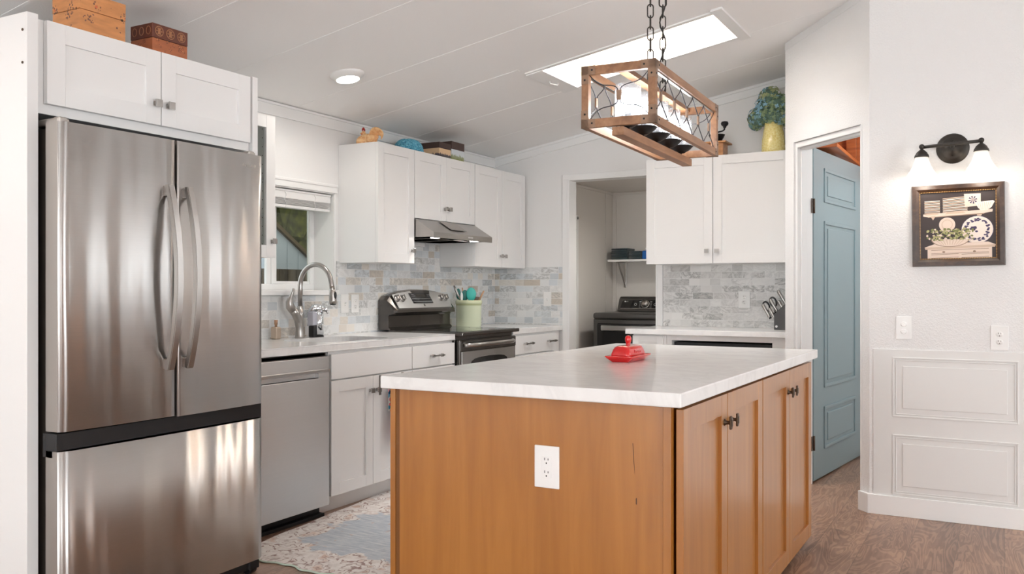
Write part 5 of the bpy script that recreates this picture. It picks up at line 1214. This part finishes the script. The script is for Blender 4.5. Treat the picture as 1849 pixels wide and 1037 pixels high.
def lattice(M, n, width, h, name='wire_lattice'):
    p = width/n; ms = []
    for k in range(n):
        c = -width/2+p*(k+.5); bm = B()
        for sx in (-1, 1):
            pts = []
            for i in range(25):
                t_ = -1+2*i/24; a_ = abs(t_); q = max(0, (a_-.16)/.84); sm = q*q*(3-2*q) if n > 1 else min(1, q*1.0)**1.0
                if n == 1:
                    kn = [(0, 0), (.25, 0), (.38, .06), (.46, .25), (.50, .50), (.60, .72), (.80, .88), (1, 1)]; aa = a_*7; j = min(6, int(aa)); fr_k = aa-j
                    sm = kn[j][1]+(kn[j+1][1]-kn[j][1])*fr_k; vv = math.copysign((kn[j][0]+(kn[j+1][0]-kn[j][0])*fr_k)*h/2, t_)
                else: vv = t_*h/2
                pts.append((c+sx*(.0045+(p/2-.006)*sm), vv, 0))
            tube(bm, pts, .0020, 6, M)
        lw = obj(name, bm, M_WIRE, pn, local=True)
        bm = B(); box(bm, c-.0085, c+.0085, -.017, .017, -.0035, .0035, .001, M); obj('clamp', bm, M_PENDCAP, lw, local=True)
HH = PH-2*rs; zc_ = PH/2
for sx in (-1, 1):
    lattice(Matrix(((0, 0, 1, sx*(hw-.014)), (1, 0, 0, 0), (0, 1, 0, zc_), (0, 0, 0, 1))), 5, PL_-.05, HH)
for sy in (-1, 1):
    lattice(Matrix(((1, 0, 0, 0), (0, 0, -1, sy*(hl-.014)), (0, 1, 0, zc_), (0, 0, 0, 1))), 1, PW-.05, HH)
bm = B()
for sx in (-1, 1):
    for z in (rs, PH-rs-.003): x0, x1 = sorted((sx*(hw-.020), sx*(hw-.010))); box(bm, x0, x1, -hl+.026, hl-.026, z, z+.003)
    x0, x1 = sorted((sx*(hw-.016), sx*(hw-.012)))
obj('inner_trim', bm, M_NICKEL, pn, local=True)
bm = B(); box(bm, -.021, .021, -hl-.0, hl+.0, -.034, -.004, .0015); obj('lamp_bar', bm, M_PENDWOOD, pn, local=True)
bm = B(); box(bm, -.018, .018, -hl+.02, hl-.02, PH-.021, PH-.003, .001); obj('top_bar', bm, M_PENDWOOD, pn, local=True)
for k in range(5):
    y = -.335+k*.1675
    bm = B(); cyl(bm, (0, y, -.004), (0, y, .010), .007, seg=12); lathe(bm, [(.0, .008), (.018, .009), (.040, .022), (.052, .034), (.055, .037), (.050, .038), (.0, .030)], T(0, y, 0), 32); cup = obj('candle_cup', bm, M_BLACKMETAL, pn, local=True)
    bm = B(); lathe(bm, [(.046, .038), (.0475, .038), (.0475, .162), (.046, .162), (.046, .038)], T(0, y, 0), 36); obj('glass_shade', bm, M_SEED, cup, local=True)
    bm = B(); cyl(bm, (0, y, .036), (0, y, .066), .013, seg=16); obj('socket', bm, M_BLACKMETAL, cup, local=True)
    bm = B(); lathe(bm, [(0, .066), (.011, .068), (.014, .08), (.024, .10), (.026, .115), (.020, .132), (0, .138)], T(0, y, 0), 20); obj('bulb', bm, M_BULB, cup, local=True)
def chain(x, y, z0, z1):
    zz = z0; k = 0; L_ = .052
    while zz < z1:
        bm = B(); r = .011; hl_ = L_/2-r; pts = []
        for i in range(9): a_ = i*PI/8; pts.append((r*math.cos(a_), 0, hl_+r*math.sin(a_)))
        for i in range(9): a_ = PI+i*PI/8; pts.append((r*math.cos(a_), 0, -hl_+r*math.sin(a_)))
        big = 1.25 if k % 5 == 3 else 1
        tube(bm, pts, .0026, 6, T(x, y, zz) @ Rz((k % 2)*PI/2+.4) @ Matrix.Diagonal((big, big, 1, 1)), closed=True)
        obj('chain_link', bm, M_ORB, pn, local=True); zz += L_-.0085; k += 1
zt_c = zc(PC[0])-PC[2]
for y in (-.075, .085):
    chain(0, y, PH+.022, zt_c-.03)
    bm = B(); tube(bm, [(.009*math.cos(i*PI/6), y, PH-.004+.009*math.sin(i*PI/6)) for i in range(12)], .0026, 6, closed=True); obj('chain_loop', bm, M_ORB, pn, local=True)
bm = B(); pts = [(.012*math.sin(i*.9), .085+.012*math.cos(i*.9), PH-.003+(zt_c-.03-PH)*i/30) for i in range(31)]; tube(bm, pts, .0030, 8); obj('power_cord', bm, M_BLACK, pn, local=True)
bm = B(); box(bm, -.06, .06, -.16, .17, zt_c-.035, zt_c-.004, .004); obj('ceiling_canopy', bm, M_BLACKMETAL, pn, local=True)

# ================================================================== CEILING LIGHT
SL = math.atan(.171)
def ceil_light(x, y, label, lit=True):
    M = T(x, y, zc(x)) @ Ry(-SL if x < .6 else SL); r = thing('ceiling_light', label, 'ceiling light', (x, y, zc(x)-.02))
    b = B(); lathe(b, [(.096, 0), (.096, -.004), (.088, -.012), (.068, -.030), (.064, -.030)], M, 40); obj('trim_ring', b, M_PLASTIC, r)
    b = B(); lathe(b, [(.065, -.027), (.05, -.0335), (0, -.036)], M, 32); obj('diffuser', b, M_LED, r)
    return r
ceil_light(-3.20, 3.874, 'round lit flush ceiling light with a white rim')
lamp_spot('ceiling_light_glow', (-3.20, 3.874, zc(-3.2)-.045), 12, .06)
o = ceil_light(-3.20, .9, 'added round flush ceiling light, unseen behind the viewpoint near the left wall'); lamp_spot('ceiling_light_glow', (-3.20, .9, zc(-3.2)-.045), 12, .06)  # second fixture and spot added out of view for extra light

# unseen lamp added to brighten the laundry room
lt = thing('laundry_fill_lamp', 'added small flush lamp on the laundry room ceiling, hidden behind the cabinets', 'ceiling light', (-2.3, 7.2, 2.08)); b = B(); cyl(b, (-2.2, 7.0, 2.139), (-2.2, 7.0, 2.12), .09, seg=24); obj('lamp_base', b, M_PLASTIC, lt); b = B(); ball(b, (-2.2, 7.0, 2.115), .075, .075, .03); obj('diffuser', b, M_LED, lt)
lamp_spot('laundry_fill_glow', (-2.2, 7.0, 2.07), 20, .05)

# ================================================================== SCONCE
VS = BACK(5.12); sc = thing('wall_sconce', 'two-light bronze wall sconce with frosted bell shades above the framed picture', 'sconce', (-.232, 5.1, 1.931)); cxs, czs = -.235, 1.932
bm = B(); lathe(bm, [(.078, 0), (.078, .004), (.070, .010), (.062, .012), (.058, .020), (.050, .024), (.034, .026), (.030, .034), (.0, .044)], VS @ T(cxs, czs, 0), 40); obj('backplate', bm, M_ORB, sc)
for s in (-1, 1): bm = B(); ball(bm, (cxs, 5.12-.026, czs+s*.040), .004); obj('mounting_screw', bm, M_ORB, sc)
bm = B(); cyl(bm, (cxs, 5.085, czs+.005), (cxs, 5.015, czs+.01), .011, seg=16)
tube(bm, [(cxs-.135, 5.01, czs+.002), (cxs, 5.01, czs+.008), (cxs+.130, 5.01, czs+.014)], .0085, 12); obj('arm', bm, M_ORB, sc)
for s, x, z in ((-1, cxs-.138, czs+.002), (1, cxs+.133, czs+.014)):
    bm = B(); ball(bm, (x, 5.01, z+.003), .0135); cyl(bm, (x, 5.01, z-.004), (x, 5.01, z-.02), .008, seg=12)
    lathe(bm, [(.008, -.012), (.016, -.018), (.020, -.022), (.026, -.028), (.028, -.034), (.033, -.040), (.036, -.052), (.034, -.053), (.0, -.02)], T(x, 5.01, z), 28); hl2 = obj('lamp_holder', bm, M_ORB, sc)
    bm = B(); lathe(bm, [(.030, -.048), (.034, -.07), (.042, -.095), (.055, -.12), (.070, -.140), (.073, -.146), (.071, -.147), (.053, -.123), (.040, -.097), (.032, -.07), (.028, -.048)], T(x, 5.01, z), 36); obj('glass_shade', bm, M_FROST, hl2)
    bm = B(); ball(bm, (x, 5.01, z-.105), .021, .021, .028); obj('bulb', bm, M_SCONCEBULB, hl2)
    lamp_point('sconce_glow', (x, 5.01, z-.16), 0.8, .035, (1, .90, .78))

# ================================================================== PICTURE
pf = thing('framed_picture', 'dark wood framed still life of white dishes and a greenery bowl', 'picture', (-.213, 5.11, 1.535)); pr = math.radians(.55)
PM = BACK(5.117) @ T(-.2125, 1.536, 0) @ Matrix.Rotation(pr, 4, 'Z')
w2, h2 = .2145, .212; fw = .042
bm = B()
def fpiece(bm, a, b, c, d): # mitred quad prism with sloping profile
    t = bmesh.new(); prof = [(0, .006), (.10, .020), (.55, .022), (.9, .012), (1, .010)]
    o0, o1, i1, i0 = Vector(a), Vector(b), Vector(c), Vector(d); L0 = []; L1 = []
    for k, w in [(0, 0)]+prof+[(1, 0)]:
        p = o0.lerp(i0, k); q = o1.lerp(i1, k); L0.append(t.verts.new((p.x, p.y, w))); L1.append(t.verts.new((q.x, q.y, w)))
    n = len(L0)
    for i in range(n): t.faces.new((L0[i], L0[(i+1) % n], L1[(i+1) % n], L1[i]))
    t.faces.new(L0[::-1]); t.faces.new(L1); bmesh.ops.recalc_face_normals(t, faces=t.faces[:]); merge(bm, t, PM)
wi, hi = w2-fw, h2-fw
fpiece(bm, (-w2, h2), (w2, h2), (wi, hi), (-wi, hi)); fpiece(bm, (-w2, -h2), (w2, -h2), (wi, -hi), (-wi, -hi)); fpiece(bm, (-w2, -h2), (-w2, h2), (-wi, hi), (-wi, -hi)); fpiece(bm, (w2, -h2), (w2, h2), (wi, hi), (wi, -hi))
obj('frame', bm, M_FRAME, pf)
M_BEAD = mat('gilt_bead', srgb(196, 156, 100), .35, .6)[0]; b = B()
n_ = 46
for i in range(n_):
    k = -1+2*i/(n_-1)
    for p in ((k*(wi+.003), hi+.003), (k*(wi+.003), -hi-.003), (-wi-.003, k*(hi+.003)), (wi+.003, k*(hi+.003))): ball(b, (p[0], p[1], .013), .0028, .0028, .002, 8, 6, M=PM)
o = obj('gilt_beading', b, M_BEAD, pf); o['kind'] = 'stuff'
# painting: flat shapes on a dark ground
PCOL = [srgb(52, 40, 38), srgb(226, 206, 190), srgb(206, 182, 160), srgb(150, 124, 104), srgb(58, 48, 86), srgb(120, 124, 70), srgb(176, 170, 118), srgb(240, 226, 214), srgb(104, 86, 74)]
PMT = [mat('painting_tone_%s' % w, c, .5)[0] for w, c in zip(('ground', 'cream', 'tan', 'umber', 'indigo', 'leaf', 'pale_leaf', 'white', 'shadow'), PCOL)]
b = B(); lay = [.0040]
def flat(pts, mi):
    lay[0] += .00001; t = bmesh.new(); f = t.faces.new([t.verts.new((x*wi, y*hi, lay[0])) for x, y in pts]); f.material_index = mi
    f.normal_update()
    if f.normal.z < 0: f.normal_flip()
    merge(b, t, PM)
def ell(cx_, cy_, rx, ry, mi, n=28, a0=0, a1=2*PI): flat([(cx_+rx*math.cos(a0+(a1-a0)*i/n), cy_+ry*math.sin(a0+(a1-a0)*i/n)) for i in range(n)], mi)
flat([(-1, -1), (1, -1), (1, 1), (-1, 1)], 0)
flat([(-.93, .36), (.93, .44), (.92, .36), (.72, .33), (-.80, .27), (-.93, .30)], 1); flat([(-.80, .27), (.72, .33), (.70, .30), (-.80, .25)], 3)
for x in (-.66, .58): flat([(x-.07, .29), (x+.07, .30), (x+.03, .22), (x, .17), (x-.03, .22)], 2)
for k in range(10): flat([(-.90+.01*(k % 2), .38+k*.040), (-.46-.01*(k % 2), .385+k*.040), (-.47, .405+k*.040), (-.89, .40+k*.040)], 7 if k % 2 else 2)
for k in range(11): flat([(-.40+.01*(k % 2), .39+k*.041), (.28-.015*(k % 2), .41+k*.043), (.27, .433+k*.043), (-.39, .412+k*.041)], 7 if k % 2 else 2)
flat([(-.88, .33), (-.50, .34), (-.56, .38), (-.84, .375)], 2); flat([(-.34, .335), (.22, .36), (.16, .40), (-.28, .385)], 2)
flat([(.20, .53), (.62, .56), (.62, .92), (.18, .93)], 1)
for k in range(8): a_ = k*PI/4; flat([(.41, .74), (.41+.12*math.cos(a_), .74+.12*math.sin(a_)), (.41+.12*math.cos(a_+.4), .74+.12*math.sin(a_+.4))], 4)
flat([(.48, .66), (.94, .70), (.98, .66), (.90, .50), (.80, .42), (.62, .41), (.54, .50)], 7)
for k in range(7): flat([(.53+k*.058, .66), (.545+k*.058, .66), (.60+k*.036, .43), (.59+k*.036, .43)], 2)
ell(-.28, .02, .22, .22, 1); ell(-.28, .02, .15, .15, 2); ell(-.28, .02, .13, .13, 1)
ell(.52, -.16, .43, .42, 4); ell(.52, -.16, .415, .405, 7); 
r_ = random.Random(4)
for k in range(18):
    a_ = k*2*PI/18; 
    for q in range(4): ell(.52+.32*math.cos(a_+r_.uniform(-.12, .12))*r_.uniform(.85, 1.08), -.16+.31*math.sin(a_+r_.uniform(-.12, .12))*r_.uniform(.85, 1.08), .035, .022, 4, 8)
for q in range(9): ell(.42+r_.uniform(-.09, .09), -.16+r_.uniform(-.08, .08), .04, .03, 4, 8)
flat([(-.90, -.66), (1.0, -.62), (.80, -.53), (-.62, -.56)], 1); flat([(-.90, -.66), (1.0, -.62), (.98, -.69), (-.88, -.73)], 2)
flat([(-.82, -1), (.90, -1), (.90, -.69), (-.82, -.73)], 1)
for (x0_, x1_, y0_, y1_) in ((-.72, .82, -.865, -.76), (-.72, .02, -1.0, -.90), (.10, .82, -1.0, -.90)):
    for k in range(2): flat([(x0_, y0_+k*(y1_-y0_)), (x1_, y0_+.02+k*(y1_-y0_)), (x1_, y0_+.035+k*(y1_-y0_)), (x0_, y0_+.015+k*(y1_-y0_))], 3)
for x in (-.38, .44): ell(x, -.81, .04, .03, 3, 12)
ell(-.20, -.42, .52, .24, 3, 24, PI, 2*PI); ell(-.20, -.41, .50, .23, 1, 24, PI, 2*PI)
for k in range(9): flat([(-.62+k*.10, -.42), (-.59+k*.10, -.42), (-.42+k*.055, -.60), (-.44+k*.055, -.60)], 2)
for k in range(150):
    x = -.2+.66*r_.uniform(-1, 1)*(1 if k % 2 else .8); y = -.28+.17*r_.uniform(-1, 1)-.18*max(0, abs(x+.2)-.45); ell(x, y, r_.uniform(.018, .045), r_.uniform(.018, .04), r_.choice([5, 6, 6, 6, 5, 1]), 7)
obj('painting', b, PMT, pf)
# wall behind the picture left plain, without the pale exposure halo
# ================================================================== WINDOW BLIND
wb = thing('window_blind', 'white faux-wood blind raised to the top of the kitchen window', 'blind', (-3.78, 4.0, 1.70)); M = LEFT(-3.80)
bm = B(); box(bm, 3.615, 4.400, 1.752, 1.806, .022, .030, .003, M); box(bm, 3.615, 4.400, 1.794, 1.806, .0, .036, .003, M); obj('valance', bm, M_BLINDMAT, wb)
for k in range(7): bm = B(); box(bm, 3.62, 4.395, 1.718+k*.0055, 1.7205+k*.0055, -.02, .028, .001, M); obj('slat', bm, M_BLINDMAT, wb)
bm = B(); box(bm, 3.62, 4.395, 1.696, 1.714, -.02, .028, .003, M); obj('bottom_rail', bm, M_BLINDMAT, wb)
for y in (3.75, 3.99, 4.25): bm = B(); tube(bm, [(-3.768, y+.008*math.sin(i*1.1), 1.70+i*.010) for i in range(10)], .0018, 6); obj('lift_cord', bm, M_BLINDMAT, wb)

# ================================================================== RUG
m, n = mat('distressed_rug', srgb(214, 204, 192), .95, sheen=.2)
P_ = n.coord(kind='World'); ps = n.sep(P_); 
wob = n.noise(P_, 3.2, 4, .6); wob2 = n.noise(P_, 9, 4, .6)
edge = n.math('MINIMUM', n.math('SUBTRACT', ps[0], -3.22), n.math('MINIMUM', n.math('SUBTRACT', -1.98, ps[0]), n.math('SUBTRACT', ps[1], 2.86)))
inner = n.ramp(n.math('ADD', edge, n.math('MULTIPLY', n.math('SUBTRACT', wob, .5), .75)), [(.285, 0), (.315, 1)])
vo = n.new('ShaderNodeTexVoronoi'); vo.feature = 'SMOOTH_F1'; vo.inputs['Scale'].default_value = 13
dv = n.new('ShaderNodeVectorMath'); dv.operation = 'MULTIPLY_ADD'; nz = n.new('ShaderNodeTexNoise'); nz.inputs['Scale'].default_value = 14; n.link(P_, nz.inputs['Vector']); n.link(nz.outputs['Color'], dv.inputs[0]); dv.inputs[1].default_value = (.11, .11, .11); n.link(P_, dv.inputs[2]); n.link(dv.outputs[0], vo.inputs['Vector'])
rr_ = n.math('ABSOLUTE', n.math('SUBTRACT', n.math('FRACT', n.math('MULTIPLY', vo.outputs['Distance'], 5.0)), .5))
line = n.ramp(rr_, [(.05, 1), (.16, 0)]); worn = n.ramp(wob2, [(.36, 0), (.52, 1)])
cream = n.ramp(n.noise(P_, 22, 4, .7), [(.3, srgb(214, 206, 202)), (.5, srgb(236, 231, 227)), (.7, srgb(245, 243, 241))])
pink = n.mix(n.ramp(vo.outputs['Distance'], [(.12, .75), (.30, 0)]), cream, srgb(206, 172, 152))
bord = n.mix(n.math('MULTIPLY', line, worn), pink, srgb(156, 128, 122))
blue = n.ramp(n.noise(n.coord((10, 60, 1), kind='World'), 1, 4, .7), [(.32, srgb(160, 172, 186)), (.5, srgb(188, 197, 206)), (.68, srgb(216, 219, 222))])
med = n.mix(n.ramp(vo.outputs['Distance'], [(.08, .5), (.16, 0)]), blue, srgb(196, 160, 146))
n.link(n.mix(inner, bord, med), n.b.inputs['Base Color']); n.bump(n.noise(P_, 260, 2), .4, .002)
t = bmesh.new(); NX, NY = 60, 70; G = []
for j in range(NY+1):
    row = []
    for i in range(NX+1):
        u, v_ = i/NX, j/NY; x0_, x1_ = -3.05-.15*min(1, v_*1.6), -1.98; x = x0_+(x1_-x0_)*u; y = 2.91-.05*u+(4.95-2.91)*v_
        if j == 0: y += .010*math.sin(u*26)+.006*math.sin(u*61)
        if i == 0: x += .005*math.sin(v_*30)
        z = .0075+.0012*math.sin(u*9+v_*7)*(0 if 0 < i < NX and 0 < j < NY else 1)
        row.append(t.verts.new((x, y, z)))
    G.append(row)
for j in range(NY):
    for i in range(NX): t.faces.new((G[j][i], G[j][i+1], G[j+1][i+1], G[j+1][i]))
t.normal_update(); bmesh.ops.solidify(t, geom=t.faces[:], thickness=.006)
b = B(); merge(b, t)
mn = min(v.co.z for v in b.verts)
for v in b.verts: v.co.z += .001-mn
rugo = solo('area_rug', b, m, 'faded oriental rug, cream border and pale blue centre, between sink run and island', 'rug')
b = B(); tube(b, [(-3.05+1.07*k/70, 2.91-.05*k/70+.010*math.sin(k/70*26)+.006*math.sin(k/70*61)-.002, .005) for k in range(71)], .0042, 6); o = obj('bound_edge', b, mat('pale_green_binding', srgb(206, 222, 206), .9)[0], rugo)

# ================================================================== BUTTER DISH
M_REDG = mat('red_glaze', srgb(206, 18, 22), .10, 0, coat=.6)[0]; bd = thing('butter_dish', 'glossy red ceramic butter dish with knobbed lid on the island', 'butter dish', (-1.335, 3.383, .914)); X0, Y0 = -1.338, 3.383
def rrect_loft(bm, secs, cx_, cy_, M=None):
    t = bmesh.new(); L_ = []
    for z, a_, b_, r in secs:
        L_.append([t.verts.new((cx_+x, cy_+y, z)) for x, y in rr_poly(-a_, a_, -b_, b_, min(r, a_*.98), 6)])
    for p, q in zip(L_, L_[1:]):
        for i in range(len(p)): f = t.faces.new((p[i], p[(i+1) % len(p)], q[(i+1) % len(p)], q[i])); f.smooth = True
    t.faces.new(L_[0][::-1]); t.faces.new(L_[-1]); bmesh.ops.recalc_face_normals(t, faces=t.faces[:]); merge(bm, t, M)
bm = B(); rrect_loft(bm, [(.9142, .036, .092, .008), (.917, .039, .095, .009), (.930, .054, .109, .010), (.938, .059, .114, .010), (.939, .058, .113, .010), (.934, .050, .105, .010), (.928, .044, .100, .008)], X0, Y0); obj('dish', bm, M_REDG, bd)
bm = B(); rrect_loft(bm, [(.929, .041, .094, .014), (.945, .041, .094, .016), (.962, .037, .088, .018), (.972, .032, .082, .018), (.977, .024, .072, .016), (.9785, .010, .05, .01)], X0, Y0); ld = obj('lid', bm, M_REDG, bd)
bm = B(); lathe(bm, [(.014, .974), (.009, .979), (.009, .985), (.0125, .993), (.0135, 1.003), (.011, 1.012), (.005, 1.0165), (0, 1.017)], T(X0, Y0, 0), 24); obj('knob', bm, M_REDG, ld)
text('lettering', 'Butter', .030, LEFT(X0+.0395) @ T(Y0, .950, 0) @ Matrix.Rotation(math.radians(-4), 4, 'X'), M_REDG, ld, .0012, .35)

# ================================================================== ADDED PATIO BLIND (unseen, puts streaks in the fridge reflection)
for k in range(11):
    y = 4.965; x = .72+k*.138; b = B(); box(b, -.044, .044, -.0012, .0012, .06, 2.08, .0005, T(x, y, 0) @ Rz(math.radians(28)))
    if k == 0:
        vb = thing('streak_blind', 'added unseen white vertical blind that streaks the patio light in reflections', 'blind', (1.42, 4.97, 2.1)); bb = B(); box(bb, .66, 2.18, 4.945, 4.985, 2.08, 2.12, .003); obj('head_rail', bb, M_BLINDMAT, vb)
    obj('vane', b, M_BLINDMAT, vb)
